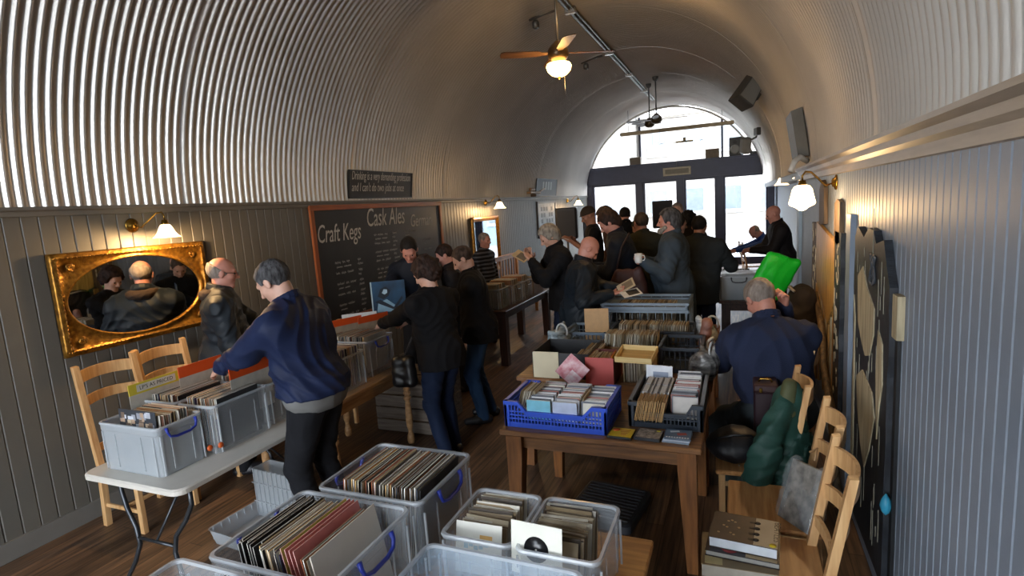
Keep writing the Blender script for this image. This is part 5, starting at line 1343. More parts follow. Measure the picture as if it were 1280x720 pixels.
# hanging speaker on the lining
SPG = M('speaker grille', '#8d8a83', .7, scale=200, bump=.001); SPK = M('speaker case', '#4f4d49', .5); SPW = M('pale speaker case', '#8d8a82', .5)
t = empty('hanging_speaker', (.17, 9.2, 3.60), rad(28), 'large angled speaker hung from a chain on the right of the vault', 'loudspeaker'); t.rotation_euler = (rad(-8), rad(38), rad(30))
m = MB(); m.prism([(-.14, -.26), (.14, -.26), (.10, .26), (-.10, .26)], -.10, .16); m.build('cabinet', SPK, t)
m = MB(); m.prism([(-.12, -.24), (.12, -.24), (.085, .24), (-.085, .24)], -.115, -.10); m.build('grille', SPG, t)
m = MB(); m.tube([(0, 0, .26), (.05, 0, .62)], .008); m.cbox((.17, .05, 0), (.06, .10, .12), .01); m.build('bracket', GREYM, t)
t = empty('clamp_speaker', (.24, 11.6, 3.05), rad(20), 'small pale speaker bracketed low on the right of the vault', 'loudspeaker')
m = MB(); m.cbox((-.12, 0, -.08), (.16, .20, .30), .03, rx=.2); m.build('cabinet', SPW, t)
m = MB(); m.tube([(-.06, 0, 0), (.08, 0, .06), (.10, 0, .18)], .02); m.cbox((.10, 0, .16), (.08, .16, .14), .01); m.build('bracket', GREYM, t)
# flat panel on the lining above the pier
zA, zB = 2.42, 2.90
xa, aa = arch_at(zA, .02); xb, ab = arch_at(zB, .02)
t = empty('wall_heater', (0, 0, 0), 0, 'long grey flat heater panel fixed to the lining above the right cornice', 'heater')
m = MB(); vs = []
for y, dz in ((6.35, 0), (7.0, 0)):
    for (x, z) in ((xa, zA), (xb, zB), (xb-.10, zB-.03), (xa-.10, zA-.01)): vs.append((x, y, z))
m.add(vs, [(0, 3, 2, 1), (4, 5, 6, 7), (0, 1, 5, 4), (1, 2, 6, 5), (2, 3, 7, 6), (3, 0, 4, 7)]); m.build('panel', M('heater grey', '#5f5b52', .5, .2), t)
m = MB()
for y in (6.5, 7.1): m.cbox(((xa+xb)/2, y, (zA+zB)/2), (.05, .06, .3), .01)
m.build('bracket', GREYM, t)
t = empty('white_pipe', (0, 0, 0), 0, 'curved white pipe end bending over the right cornice near the lamp', 'pipe')
m = MB(); m.tube([(.62, 6.15, 2.36), (.55, 6.1, 2.40), (.50, 6.05, 2.36), (.46, 6.0, 2.27)], .028, 10); m.build('pipe_body', paper('#b9bcbc', .3), t)
# long batten near the window
t = empty('hanging_batten', (0, 0, 0), 0, 'long pale wooden batten hung across the vault before the fanlight', 'batten')
m = MB(); m.cbox((-1.62, 16.4, 3.97), (3.05, .07, .10), .01); m.build('beam', wood('pale batten', '#b39a73', '#d3bd97', .5, axis=0), t)
m = MB()
for x in (-2.9, -.4): m.tube([(x, 16.4, 4.0), (x, 16.4, 4.0+.62-.1*(x > -1))], .008)
m.build('hanger_rods', GREYM, t)
# things on the beam
t = empty('beam_speaker', (-.05, YE-.09, zt+.031), rad(-14), 'grey loudspeaker standing on the navy beam at the right', 'loudspeaker')
m = MB(); m.cbox((0, 0, .26), (.34, .28, .52), .02); m.build('cabinet', M('mid grey case', '#4d4c48', .5), t)
R9 = Matrix.Rotation(PI/2, 3, 'X'); m = MB(); m.lathe([(.12, 0), (.13, .01), (.10, .012), (.03, -.02), (.001, -.022)], (0, -.142, .18), 24, R=R9); m.build('woofer', SPG, t)
m = MB(); m.lathe([(.05, 0), (.06, .008), (.03, .0), (.001, -.01)], (0, -.142, .40), 18, R=R9); m.build('tweeter', SPK, t)
for x, w_, h_, c, lb in ((-2.93, .34, .22, '#6b5f4e', 'brown carton on the left of the navy beam'), (-.70, .38, .26, '#7a6850', 'brown carton beside the loudspeaker on the navy beam'), (.62, .62, .08, '#3a3a3c', 'low dark box at the right end of the navy beam')):
    o = MB(); o.cbox((x, YE-.08, zt+.031+h_/2), (w_, .2, h_), .005); tag(o.build('carton', paper(c)), lb, 'box')
t = empty('exit_sign', (-1.70, YE-.205, 2.86), rad(0), 'long cream notice board fixed to the middle of the navy beam', 'sign')
m = MB(); m.cbox((0, 0, 0), (.80, .012, .24), .003); m.build('board', paper('#c9bda2'), t)
m = MB(); m.box((0, -.008, 0), (.68, .002, .14)); m.build('print', paper('#8a8270'), t)
m = MB(); m.tube([(0, 0, .12), (0, .0, .3)], .006); m.build('cord', GREYM, t)
t = empty('window_script', (-1.5, YE-.045, 3.72), 0, 'faint reversed script lettering painted on the bright fanlight', 'lettering')
m = MB(); rr = random.Random(8)
for a, b in ((-.85, -.1), (.35, .95)):
    n = 60; m.ribbon([(a+(b-a)*k/n, 0, .10*math.sin(k*.9)*(.5+.5*math.sin(k*.23+1))) for k in range(n+1)], .018, .004)
tag(m.build('script_stroke', M('gold script', '#7f7a6c', .5), t), kind='stuff')
m = MB(); m.box((.02, 0, 0), (.5, .004, .05)); m.box((.02, 0, .06), (.08, .004, .12)); m.build('script_mark', paper('#a58a58'), t)
# PA speakers on stands
def pa(label, x, y, zb, zt_, w):
    t = empty('stand_speaker', (x, y, 0), rad(10), label, 'loudspeaker'); h = zt_-zb
    m = MB(); loft(m, [(rrect(w*.96, .30, .05), zb), (rrect(w, .34, .05), zb+.02), (rrect(w, .34, .05), zt_-.02), (rrect(w*.95, .30, .05), zt_)]); m.build('cabinet', M('matt black', '#0d0d10', .5), t)
    m = MB(); m.cbox((0, -.172, zb+h/2), (w*.82, .006, h*.84), .002); m.build('grille', M('black grille', '#15151a', .6), t)
    m = MB(); m.tube([(0, 0, .25), (0, 0, zb)], .02, 8); m.build('pole', SPK, t)
    for k in range(3):
        a = k*2*PI/3; m = MB(); m.tube([(0, 0, .55), (.38*math.cos(a), .38*math.sin(a), .01)], .011, 6); m.build('leg', SPK, t)
pa('black speaker on a stand by the left wall next to the framed poster', -3.26, 11.0, 1.40, 2.03, .44)
pa('black speaker on a stand against the middle window', -1.55, 12.6, 1.45, 2.04, .42)
t = empty('leaning_case', (-2.93, 11.25, 0), rad(8), 'narrow dark case standing upright beside the left speaker', 'case')
m = MB(); m.cbox((0, 0, .98), (.09, .3, 1.96), .02); m.build('case_body', M('dark blue case', '#141a24', .5), t)
m = MB(); m.cbox((0, -.155, 1.2), (.03, .012, .12), .003); m.build('case_handle', GREYM, t)
# ------------------------------------------------------------------ coats, bags and books
def soft(name, F, mat, parent=None, loc=(0, 0, 0), rz=0): return link(name, F.mesh(name, mat), parent, loc, rz)
GREEN = M('green padded nylon', '#23423a', .55, var=.2, scale=6, spec=.25, bump=.003, bscale=35)
F = Field((-.5, -.5, .15), (.5, .5, 1.15), .009)
# local: +x towards the wall; the hood hangs on the post, the body drops and widens
F.cone((.20, -.02, .975), (.19, .0, .90), .035, .075, .05)
F.cone((.18, 0, .90), (.17, .02, .62), .075, .13, .05); F.cone((.17, .02, .62), (.14, .02, .38), .13, .15, .05)
F.cone((.15, -.06, .88), (.05, -.15, .62), .055, .085, .02); F.cone((.05, -.15, .62), (-.05, -.18, .24), .080, .066, .02)
F.cone((.17, .10, .86), (.13, .22, .50), .06, .085, .02); F.cone((.10, .04, .70), (.06, .07, .42), .06, .09, .015)
X, Y, Z = F.grid((slice(None),)*3)
ph = np.arctan2(Y, X-.32)
arm = np.clip((.0-Y)*14, 0, 1)*np.clip((.75-Z)*5, 0, 1)
F.V = (F.V-.013*(1-2*np.abs(np.sin(11*ph+2.0*np.sin(5*Z)+1.0)))*np.clip((.98-Z)*3, 0, 1)*(1-.6*arm)-arm*.0045*(1-2*np.abs(np.sin(46*(Z+.8*Y)+2.5*np.sin(17*Y+9*X))))-.003*np.sin(60*Y+44*Z+3*np.sin(17*Z))).astype(np.float32)
c = soft('padded_coat', F, GREEN, None, (.08, 3.42, .01)); tag(c, 'dark green padded coat hung over a pine chair back', 'coat')
F2 = Field((-.1, -.25, .6), (.4, .25, 1.15), .009)
F2.cone((.185, -.03, .985), (.165, -.05, .84), .040, .058, .03); F2.folds(.003, (30, 30, 20))
soft('hood', F2, M('khaki green hood cloth', '#4f5238', .6, var=.2, spec=.2), c)
m = MB(); m.lathe([(.001, 0), (.008, 0), (.008, .003), (.001, .003)], (-.085, -.02, .46), 12, R=Matrix.Rotation(-PI/2, 3, 'Y')); m.build('snap_button', M('bright snap', '#c9cbc9', .25, .6), c)
# black bag on the seat
F = Field((-.25, -.25, -.02), (.25, .25, .28), .01)
F.ell((0, 0, .085), (.17, .15, .10), None, .03); F.ell((.02, .02, .13), (.11, .10, .07), None, .04); F.folds(.004); F.plane((0, 0, .0), (0, 0, -1))
b = soft('shoulder_bag', F, M('black nylon', '#15161a', .5, bump=.002, bscale=60), None, (-.03, 3.52, .461)); tag(b, 'black slouched shoulder bag on the seat below the green coat', 'bag')
m = MB(); m.tube([(-.13, -.05, .09), (-.10, -.10, .16), (0, -.12, .20), (.09, -.08, .19), (.12, .0, .13)], .009, 6); m.build('strap', M('black strap', '#0d0e10', .5), b)
# record carrying case
t = empty('carrying_case', (.155, 3.84, .461), 0, 'maroon leather carrying case standing upright beside the seated man', 'case')
m = MB(); m.cbox((0, 0, .18), (.14, .20, .36), .01); m.build('case_body', M('maroon leather', '#2b1a20', .4, bump=.001, bscale=120), t)
m = MB(); m.cbox((0, 0, .385), (.148, .208, .05), .01); m.build('lid', M('worn maroon top', '#3a2626', .4), t)
m = MB(); m.tube([(-.04, -.03, .41), (-.03, -.03, .43), (.03, -.03, .43), (.04, -.03, .41)], .006, 6); m.build('handle', BRASS, t)
m = MB(); m.cbox((-.03, -.105, .375), (.02, .006, .03), .002); m.build('clasp', BRASS, t)
# bag hanging: pale blue trouser-side tote near the seated man
t = empty('striped_tote', (-.02, 4.0, 0), rad(12), 'grey green tote bag slumped by the seated mans leg', 'bag')
F = Field((-.2, -.16, -.02), (.2, .16, .45), .01); F.ell((0, 0, .16), (.13, .08, .17), None, .03); F.cone((-.05, 0, .25), (-.03, 0, .36), .05, .03, .05); F.folds(.006, seed=4); F.plane((0, 0, 0), (0, 0, -1))
soft('bag_body', F, M('grey green canvas', '#4c5a58', .7, bump=.002, bscale=70), t)
m = MB(); m.tube([(-.06, -.03, .32), (-.05, -.04, .42), (.02, -.04, .44), (.05, -.03, .30)], .008, 6); m.build('strap', M('pale strap', '#8c8f8c', .6), t)
# books on the nearest chair
def book(label, x, y, z, w, d, h, rz, cover, pages='#c7cdd2'):
    t = empty('book', (x, y, z), rad(rz), label, 'book')
    m = MB(); m.cbox((0, 0, h/2), (w-.006, d-.006, h-.006), .001); m.build('pages', paper(pages), t)
    m = MB(); m.box((0, 0, h-.0015), (w, d, .003)); m.box((0, 0, .0015), (w, d, .003)); m.box((0, d/2-.0015, h/2), (w, .003, h)); m.build('cover', cover, t)
    return t
t = book('thick dark brown and cream book on top of the pile, cover reading BEATLES', .015, 2.43, .593, .27, .215, .048, -5, M('dark brown cover', '#2b211b', .4, scale=14, col2='#3f3029'))
m = MB(); m.box((.088, 0, .0486), (.092, .212, .0008)); m.build('cream_band', M('cream print', '#a8977c', .45, var=.08), t)
m = MB()
for k in range(4):
    m.lathe([(.001, 0), (.011, 0), (.013, .0006), (.001, .0008)], (.050, -.070+.044*k, .0490), 14); m.box((.032, -.070+.044*k, .0492), (.026, .012, .0008))
m.build('dark_oval', paper('#1d1612'), t)
m = MB()
for k in range(9): m.lathe([(.001, 0), (.006, 0), (.006, .0006), (.001, .0006)], (-.10+.016*(k % 4)+.03*(k//4), -.06+.05*(k % 3)+.01*(k % 2), .0485), 8)
tag(m.build('pale_print', paper('#a88f6c'), t), kind='stuff')
text('lettering', 'BEATLES', .036, paper('#54442f'), t, (.118, .098, .0492), (0, 0, -PI/2), depth=.0003, sx=1.15)
m = MB(); m.lathe([(.001, 0), (.014, 0), (.014, .0006), (.001, .0006)], (.116, -.088, .0496), 16); m.build('yellow_sticker', M('yellow sticker', '#c9b21f', .4), t)
t = book('dark red and cream magazine second in the pile on the nearest chair', .01, 2.41, .566, .29, .225, .026, -4, M('maroon black cover', '#1d1416', .35), '#8c8a84')
m = MB(); m.box((.075, -.0, .0266), (.12, .22, .0008)); m.build('cream_band', M('buff print', '#ac9568', .45, scale=60, stretch=(1, 14, 1), col2='#7d6a48'), t)
m = MB(); m.lathe([(.001, 0), (.035, 0), (.035, .0006), (.001, .0006)], (-.05, -.07, .0268), 16); m.build('red_print', paper('#6e1f22'), t)
t = book('tan magazine third in the pile on the nearest chair', -.01, 2.37, .505, .30, .24, .06, 2, paper('#7d6a4c', .35), '#a39c8e')
m = MB(); m.box((-.10, -.05, .0606), (.07, .12, .0008)); m.build('pale_print', paper('#b9a878'), t)
t = book('lowest magazine of the pile resting on the nearest pine seat', 0, 2.40, .461, .30, .23, .043, -1, paper('#3a3230'), '#8f8a80')
m = MB(); m.box((0, 0, .0436), (.2, .16, .0008)); m.build('brown_print', paper('#5a4a3c'), t)
# clear wrapped magazines leaning on the second chair
t = empty('wrapped_magazines', (.25, 2.82, .50), 0, 'clear plastic wrapped magazines leaning between the two nearest pine chairs', 'magazines'); t.rotation_euler = (rad(-10), rad(22), rad(25))
m = MB(); m.cbox((0, 0, .12), (.03, .24, .30), .003); m.build('magazine', M('grey printed page', '#5a5a5a', .35, scale=22, col2='#97948d'), t)
F = Field((-.08, -.2, -.06), (.08, .2, .36), .009); F.cone((0, -.11, .0), (0, -.11, .26), .035, .035, .02); F.cone((0, .11, 0), (0, .11, .26), .035, .035, .02); F.cone((0, -.1, .06), (0, .1, .2), .05, .04, .04); F.folds(.005, (30, 30, 30)); 
soft('plastic_wrap', F, M('crinkled clear film', '#cfd6da', .08, var=.02, alpha=.13, bump=.006, bscale=35, spec=.8), t)
m = MB(); m.tube([(.0, -.02, .30), (.01, 0, .36), (.0, .03, .33)], .006, 6); m.build('knot', paper('#9c7a55'), t)
# green carrier bag and dark coat by the far chairs
t = empty('green_carrier_bag', (.22, 5.62, 1.13), rad(20), 'bright green plastic carrier bag on top of the far coat', 'bag'); t.rotation_euler = (0, rad(24), rad(10))
F = Field((-.26, -.12, -.06), (.26, .12, .46), .008)
for (ax_, az_), (bx_, bz_) in (((-.13, .02), (-.10, .36)), ((-.10, .36), (.13, .38)), ((.13, .38), (.11, .04)), ((.11, .04), (-.13, .02)), ((-.12, .1), (.11, .14)), ((-.11, .2), (.12, .22)), ((-.11, .29), (.12, .31)), ((-.04, .04), (-.02, .36)), ((.05, .04), (.06, .36))): F.cone((ax_, 0, az_), (bx_, 0, bz_), .030, .030, .05)
F.ell((0, 0, .2), (.13, .045, .19), None, .05); F.folds(.003, (14, 10, 10))
soft('bag_body', F, M('green plastic film', '#0fa82a', .4, var=.12, scale=9, spec=.25, bump=.004, bscale=30), t)
m = MB(); m.tube([(-.05, -.03, .33), (-.04, -.05, .40), (.03, -.05, .40), (.05, -.03, .33)], .006, 6); m.build('bag_handle', MATS['green plastic film'], t)
F = Field((-.3, -.35, .35), (.35, .35, 1.4), .012)
F.cone((.12, -.1, 1.20), (.12, .12, 1.20), .07, .07, .06); F.ell((.08, 0, .95), (.14, .24, .32), None, .08); F.cone((.02, -.2, 1.05), (-.03, -.2, .65), .07, .06, .05); F.folds(.006, seed=2); F.plane((0, 0, .5), (0, 0, -1))
c = soft('dark_coat', F, cloth('dark brown wool', '#211d1c'), None, (.40, 5.25, 0)); tag(c, 'dark brown coat draped over the chair backs by the pale blue pier', 'coat')
m = MB(); m.tube([(.03, -.12, 1.25), (.0, 0, 1.27), (.03, .12, 1.25)], .012, 6); m.build('collar_edge', paper('#7d776c'), c)
# striped carrier bags on the pine tables
def strbag(label, x, y, z, w, seed, c2, rz=0):
    t = empty('carrier_bag', (x, y, z), rad(rz), label, 'bag')
    m_ = bpy.data.materials.get('striped film %d' % seed) or M('striped film %d' % seed, '#15181c', .25, scale=9, stretch=(1, 1, 2.6), col2=c2, bump=.004, bscale=30)
    F = Field((-w, -.18, -.02), (w, .18, .4), .009); rr = random.Random(seed)
    F.ell((0, 0, .10), (w*.62, .11, .12), None, .04)
    for k in range(5): F.cone((rr.uniform(-w*.4, w*.4), rr.uniform(-.06, .06), .12), (rr.uniform(-w*.5, w*.5), rr.uniform(-.08, .08), rr.uniform(.18, .27)), .045, .02, .03)
    F.folds(.006, (28, 28, 22), seed); F.plane((0, 0, 0), (0, 0, -1)); soft('bag_body', F, m_, t)
    m = MB(); m.tube([(w*.3+.05*math.cos(a), -.05, .21+.07*math.sin(a)) for a in np.linspace(-.5, 3.6, 12)], .009, 6); m.build('bag_handle', paper('#a9aaa8', .3), t)
    return t
strbag('black and silver striped carrier bag at the left of the pine table', -1.53, 4.70, ZP, .17, 4, '#9fb0b8')
strbag('black and white striped carrier bag hanging at the right of the singles', -.27, 5.02, ZP+.02, .15, 9, '#b9bfc2', 10)
strbag('crumpled clear carrier bag at the right edge of the pine table', -.245, 4.12, ZP, .14, 12, '#8d8a86', 70)
t = empty('paper_bag', (-.27, 4.80, ZP+.0), rad(-12), 'faded red brown paper bag propped beside the dark crate', 'bag')
F = Field((-.12, -.1, -.02), (.12, .1, .36), .009); F.cone((-.02, 0, .03), (.02, 0, .28), .055, .045, .03); F.folds(.005, (30, 30, 20), 3); F.plane((0, 0, 0), (0, 0, -1)); soft('bag_body', F, paper('#7d5548'), t)
m = MB(); m.box((0, -.06, .15), (.05, .002, .06)); m.build('bag_print', paper('#b9a08c'), t)
t = empty('white_ring_handle', (-.21, 4.60, ZP+.13), rad(70), 'coil of white strap lying at the edge of the pine table', 'strap')
m = MB(); m.tube([(.07*math.cos(a), .01*math.sin(3*a), .07*math.sin(a)) for a in np.linspace(0, 2*PI, 25)[:-1]], .011, 8, closed=True); m.build('coil', paper('#b5b6b3', .4), t)
m = MB(); m.tube([(.0, .0, -.07), (.03, 0, -.12), (.02, 0, -.125)], .009, 6); m.build('strap_end', paper('#b5b6b3', .4), t)
# ------------------------------------------------------------------ the people
K = {}
HG = hairm('grey dark hair', '#232223', '#5b5a5c'); HB = hairm('brown hair', '#1a1210', '#3c2a22'); HD = hairm('near black hair', '#100e0d', '#221d1a')
HS = hairm('silver hair', '#6d665e', '#a49c90'); HW = hairm('grey fringe of hair', '#6e625a', '#94887e'); HM = hairm('mid brown hair', '#2f241d', '#54443a')
NJ = cloth('navy jacket cloth', '#18223f', .6); BK = cloth('black knit', '#101013'); BQ = cloth('black quilted cloth', '#1a2026', .5); JE = cloth('dark blue denim', '#16223a', .8)
JE2 = cloth('blue denim', '#27405e', .8); CH_ = cloth('charcoal trousers', '#15161a'); GC = cloth('blue grey coat cloth', '#39444e', .8); OL = cloth('olive grey coat cloth', '#33342c', .8)
DG_ = cloth('dark green grey coat cloth', '#24282a', .8); DN = cloth('dark navy coat cloth', '#151a24', .7); SN = cloth('navy sweater knit', '#262d44', .9, bump=.002); BS = cloth('bright blue shirt', '#23407e', .7); DB = cloth('dark brown coat', '#1b1718', .7)
def striped():
    m = cloth('striped knit', '#1c1c20'); nt = m.node_tree; N, L = nt.nodes, nt.links
    tc = N.new('ShaderNodeTexCoord'); w_ = N.new('ShaderNodeTexWave'); w_.bands_direction = 'Z'; w_.inputs['Scale'].default_value = 5.2; w_.inputs['Distortion'].default_value = .6
    rp = N.new('ShaderNodeValToRGB'); rp.color_ramp.interpolation = 'CONSTANT'; rp.color_ramp.elements[0].color = (*srgb('#17171b'), 1); rp.color_ramp.elements[1].position = .62; rp.color_ramp.elements[1].color = (*srgb('#55565c'), 1)
    L.new(tc.outputs['Object'], w_.inputs['Vector']); L.new(w_.outputs['Fac'], rp.inputs['Fac']); L.new(rp.outputs['Color'], N['Principled BSDF'].inputs['Base Color']); return m
ST = striped()
p, _ = person('bald man with glasses in a black quilted coat before the gilt mirror', (-3.98, 3.32, 1.85), -42, 'pink', 'balding', HW, BQ, 'coat', CH_, lean=4, head=(10, 0), hands=((-3.85, 3.75, 1.05), (-3.62, 3.30, 1.0)), bulk=1.25, belly=.06, hem=.66, collar=.03, glasses=True, res=.008, seed=1, fold=.006)
F_ = Field((-.25, -.25, 1.3), (.25, .2, 1.65), .009); 
for a in np.linspace(.4, 2.75, 9): F_.cone((.092*math.cos(a), .01-.085*math.sin(a), 1.455-.015*math.sin(a)), (.092*math.cos(a+.3), .01-.085*math.sin(a+.3), 1.455-.015*math.sin(a+.3)), .034, .034, .03)
F_.folds(.003, (25, 25, 25)); link('hood', F_.mesh('hood', cloth('brown hood lining', '#3a2d24')), p)
person('man in a navy jacket with grey flecked hair leaning over the folding table', (-2.72, 2.63, 1.867), 103, 'fair', 'short', HG, NJ, 'jacket', CH_, lean=5, lean2=17, head=(36, 0), hands=((-3.24, 2.50, 1.135), (-3.15, 2.95, 1.13)), grip=(.45, .5), bulk=1.42, belly=.06, hem=.93, res=.008, seed=2, fold=.007)
sw = Field((-.4, -.4, .78), (.4, .4, 1.05), .01)
sw.ell((0, .0, .94), (.232, .172, .17), None, .03); sw.plane((0, 0, .835), (0, 0, -1)); sw.plane((0, 0, 1.0), (0, 0, 1)); sw.folds(.003)
link('sweater_hem', sw.mesh('sweater_hem', cloth('grey sweater', '#6a6a68')), bpy.data.objects['person.001'])
person('smiling dark haired seller facing the viewer before the chalkboard', (-3.36, 5.2, 1.85), 200, 'pink', 'short', HD, DN, 'jacket', CH_, lean=16, lean2=24, head=(42, 8), hands=((-3.0, 4.62, 1.12), (-3.35, 4.58, 1.16)), hem=.86, res=.009, seed=3)
person('brown haired person mostly hidden between the woman and the black jacket man', (-3.15, 5.6, 1.73), 120, 'pink', 'short', HB, DB, 'jacket', CH_, lean=10, head=(30, 0), hem=.85, seed=4)
pw, _ = person('woman in black with gathered dark curls browsing the clear bins', (-2.45, 4.0, 1.72), 74, 'fair', 'curly', HB, BK, 'shirt', JE, lean=3, lean2=8, head=(30, 12), hands=((-3.02, 4.02, 1.12), (-2.95, 4.3, 1.08)), bulk=1.36, belly=.07, hem=.80, collar=0, res=.008, seed=5, fold=.005)
pm, _ = person('man in a plain black jacket and blue jeans behind the woman', (-2.49, 4.78, 1.76), 117, 'fair', 'crop', HM, BK, 'jacket', JE2, lean=3, lean2=8, head=(36, 0), hands=((-2.85, 4.85, 1.1), None), bulk=1.25, belly=.03, hem=.80, collar=.012, res=.008, seed=6)
person('man in a dark striped top standing before the tall gilt mirror', (-3.71, 7.92, 1.74), -98, 'pink', 'crop', HW, ST, 'shirt', CH_, lean=2, head=(8, 0), bulk=1.05, belly=.04, hem=.85, collar=.012, seed=7, res=.011)
person('grey haired person in black looking down at a record in the left aisle', (-2.07, 6.2, 1.87), 122, 'fair', 'bob', HS, BK, 'coat', JE, lean=4, lean2=14, bulk=1.2, head=(35, 0), hands=((-2.22, 5.98, 1.47), (-2.30, 6.20, 1.46)), palm=((0, 0, 1), (0, 0, 1)), hem=.78, collar=.03, seed=8)
pb, ib = person('bald man in a black quilted jacket reading a record by the pine table', (-1.425, 5.55, 1.754), -68, 'pink', 'none', None, BQ, 'coat', JE, lean=2, lean2=12, head=(46, 0), hands=((-1.13, 5.48, 1.23), (-1.17, 5.28, 1.20)), palm=((0, 0, 1), (0, 0, 1)), bulk=1.42, belly=.08, hem=.82, collar=.026, res=.008, seed=9, fold=.006)
person('bearded man in a peaked cap and black t-shirt near the far left speaker', (-2.30, 9.0, 2.03), 112, 'tan', 'cap', cloth('brown cap cloth', '#3a3027'), BK, 'tee', CH_, lean=6, head=(30, 0), hands=((-2.55, 8.75, 1.50), (-2.55, 9.0, 1.48)), hem=.9, collar=0, seed=10, res=.010)
person('tall person in a long dark navy coat stooping in the middle aisle', (-1.44, 6.6, 1.99), 100, 'pink', 'thick', HB, DN, 'coat', JE, lean=7, lean2=16, head=(40, 0), hands=((-1.66, 6.45, 1.32), (-1.70, 6.7, 1.30)), bulk=1.25, hem=.62, collar=.02, seed=11)
person('brown haired person with a red brown top behind the stooping navy coat', (-1.82, 8.1, 2.02), 95, 'pink', 'thick', HM, cloth('rust top', '#3b241f'), 'jacket', JE, lean=10, lean2=18, head=(30, 0), seed=12, res=.013)
person('dark haired person in a black jacket by the middle doors', (-1.90, 10.08, 1.97), 20, 'pink', 'short', HD, BK, 'jacket', CH_, lean=12, lean2=20, head=(20, 0), seed=13, res=.013)
person('stooping person in black beside the middle doors', (-1.53, 9.2, 1.777), 40, 'pink', 'short', HD, DB, 'jacket', CH_, lean=20, lean2=30, head=(30, 0), seed=14, res=.013)
person('person in an olive coat seen from behind, left of the blue grey coat', (-1.22, 7.6, 1.92), 35, 'pink', 'short', HM, OL, 'coat', JE2, lean=3, lean2=8, head=(12, 0), bulk=1.3, hem=.70, seed=15)
pg, ig = person('grey bearded man in a blue grey coat holding a white cup', (-.735, 6.52, 1.972), 92, 'pink', 'thick', HG, GC, 'coat', CH_, lean=-2, lean2=4, head=(8, 0), hands=((-.98, 6.26, 1.40), (-1.0, 6.42, 1.40)), palm=((0, 1, 0), (0, -1, 0)), bulk=1.42, belly=.10, hem=.60, collar=.022, res=.009, seed=16)
person('pale faced person looking this way by the second door', (-1.03, 10.5, 1.99), 182, 'fair', 'short', HW, DG_, 'jacket', CH_, lean=3, head=(5, 0), seed=17, res=.013)
person('dark haired person in profile between the two grey coats', (-.81, 8.5, 1.83), -70, 'tan', 'thick', HD, DB, 'jacket', CH_, lean=8, head=(15, 0), seed=18, res=.012)
person('curly haired person at the middle doors beyond the profile head', (-.76, 9.5, 1.84), 10, 'tan', 'curly', HD, DB, 'jacket', CH_, lean=8, head=(15, 0), seed=19, res=.013)
person('broad person with black hair in a dark green coat seen from behind', (-.455, 7.32, 1.845), -12, 'tan', 'short', HD, DG_, 'coat', JE, lean=4, lean2=8, head=(12, 0), hands=(None, (-.10, 7.62, 1.24)), bulk=1.4, belly=.06, hem=.72, seed=20)
person('shaven headed man in a dark brown coat at the far right table', (.50, 9.6, 1.864), 98, 'pink', 'none', None, DB, 'coat', CH_, lean=6, lean2=12, head=(22, 0), hands=((.20, 9.40, 1.20), (.17, 9.6, 1.18)), bulk=1.25, belly=.04, hem=.75, seed=21, res=.011)
person('bald man in a bright blue shirt bending over the far table', (.27, 10.8, 1.50), 105, 'pink', 'balding', HS, BS, 'shirt', CH_, lean=28, lean2=48, head=(60, 0), hands=((-.15, 10.6, 1.05), (-.15, 10.9, 1.05)), seed=22, res=.012)
ps, is_ = person('heavy man in a navy sweater seated with his back to us by the pine table', (.14, 4.28, 1.475), 22, 'pink', 'short', HW, SN, 'shirt', cloth('grey trousers', '#3a4144'), seated=True, lean=14, lean2=22, head=(45, 10), hands=((-.12, 4.60, .86), (.30, 4.40, 1.27)), poles=(None, (.2, .9, -1)), grip=(.5, 1.2), bulk=1.42, belly=.08, collar=.014, res=.008, seed=23, feet=((-.32, 4.75, 0), (-.02, 4.95, 0)), fold=.006)
# shoulder bag of the woman
t = empty('shoulder_bag', (-2.30, 3.88, .70), rad(10), 'small black bag hanging at the womans hip on a thin strap', 'bag')
F = Field((-.16, -.1, -.02), (.16, .1, .36), .009); F.cone((-.06, 0, .06), (-.05, 0, .24), .045, .04, .03); F.cone((.06, 0, .06), (.05, 0, .24), .045, .04, .03); F.cone((-.05, 0, .06), (.05, 0, .06), .048, .048, .04); F.cone((-.05, 0, .14), (.05, 0, .14), .05, .05, .04); F.cone((-.05, 0, .23), (.05, 0, .23), .042, .042, .04); F.folds(.002, (14, 14, 14))
t.location = (-2.60, 3.78, .66); soft('bag_body', F, M('black leather', '#0e0e11', .4), t)
m = MB(); m.tube([(.0, .0, .25), (.10, .02, .45), (.22, .06, .66), (.27, .14, .82), (.25, .26, .85)], .007, 6); m.build('strap', M('grey strap', '#3a3a3d', .5), t)
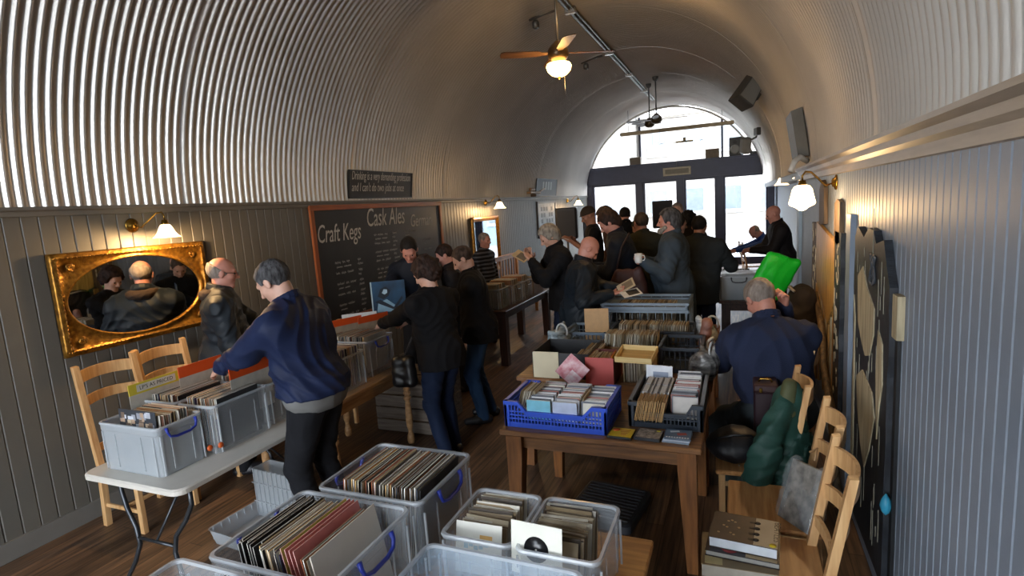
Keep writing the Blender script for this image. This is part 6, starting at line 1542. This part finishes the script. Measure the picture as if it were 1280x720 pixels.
# held things
def held(name, label, cat, loc, rot, size, c, c2=None):
    t = empty(name, loc, 0, label, cat); t.rotation_euler = tuple(rad(a) for a in rot)
    m = MB(); m.cbox((0, 0, 0), size, .0008); m.build('sleeve', paper(c), t)
    m = MB(); m.box((size[0]*.1, 0, size[2]*.7), (size[0]*.6, size[1]*.7, .0008)); m.build('cover_print', paper(c2 or '#5c5a58'), t)
    return t
held('held_single', 'pale single sleeve held open by the bald man in the quilted jacket', 'record', (-1.03, 5.38, 1.27), (20, -28, 10), (.18, .18, .006), '#b9aa90', '#6d6152')
held('held_single', 'dark single with a white edge held forward by the quilted jacket man', 'record', (-.96, 5.26, 1.22), (10, -10, 25), (.18, .18, .004), '#d6d3cc', '#17181b')
held('held_single', 'white single sleeve held up by the man in the peaked cap', 'record', (-2.68, 8.80, 1.55), (0, 18, 20), (.30, .2, .008), '#cfcdc6')
held('held_single', 'cream single sleeve in the hands of the grey haired person in black', 'record', (-2.34, 5.96, 1.54), (20, 30, 0), (.18, .18, .005), '#b9a888')
t = empty('white_cup', (-1.035, 6.20, 1.40), 0, 'white mug held by the grey bearded man', 'cup')
m = MB(); m.lathe([(.001, 0), (.036, 0), (.040, .01), (.044, .105), (.041, .105), (.037, .012), (.001, .01)], n=24); m.build('mug_body', M('white glaze', '#d9dad8', .2, var=.02), t)
m = MB(); m.tube([(.040, 0, .085), (.066, 0, .078), (.070, 0, .05), (.062, 0, .03), (.038, 0, .025)], .006, 6); m.build('mug_handle', MATS['white glaze'], t)
t = empty('messenger_bag', (-1.16, 6.20, .95), rad(12), 'large maroon messenger bag hanging between the stooping navy coat and the white cup', 'bag')
F = Field((-.3, -.12, -.04), (.3, .12, .5), .011); F.cone((-.17, 0, .06), (-.10, 0, .34), .06, .05, .03); F.cone((.17, 0, .06), (.12, 0, .36), .06, .05, .03); F.ell((0, 0, .2), (.20, .06, .19), None, .03); F.folds(.003, seed=6)
soft('bag_body', F, M('maroon canvas', '#3b1c1c', .6, bump=.001, bscale=90), t)
m = MB(); m.tube([(-.12, .02, .38), (-.06, .08, .62), (.04, .14, .78)], .012, 6); m.build('strap', M('maroon strap', '#241314', .6), t)
B_ = Field(ig['headc']-.2, ig['headc']+.2, .007)
hc = ig['headc']
for k_ in (-1, 1): B_.cone(hc+npv(k_*.055, .03, -.06), hc+npv(k_*.03, .07, -.09), .022, .024, .015)
B_.cone(hc+npv(-.02, .082, -.10), hc+npv(.02, .082, -.10), .028, .028, .015); B_.rough(.003, 90)
link('beard', B_.mesh('beard', HS), pg)
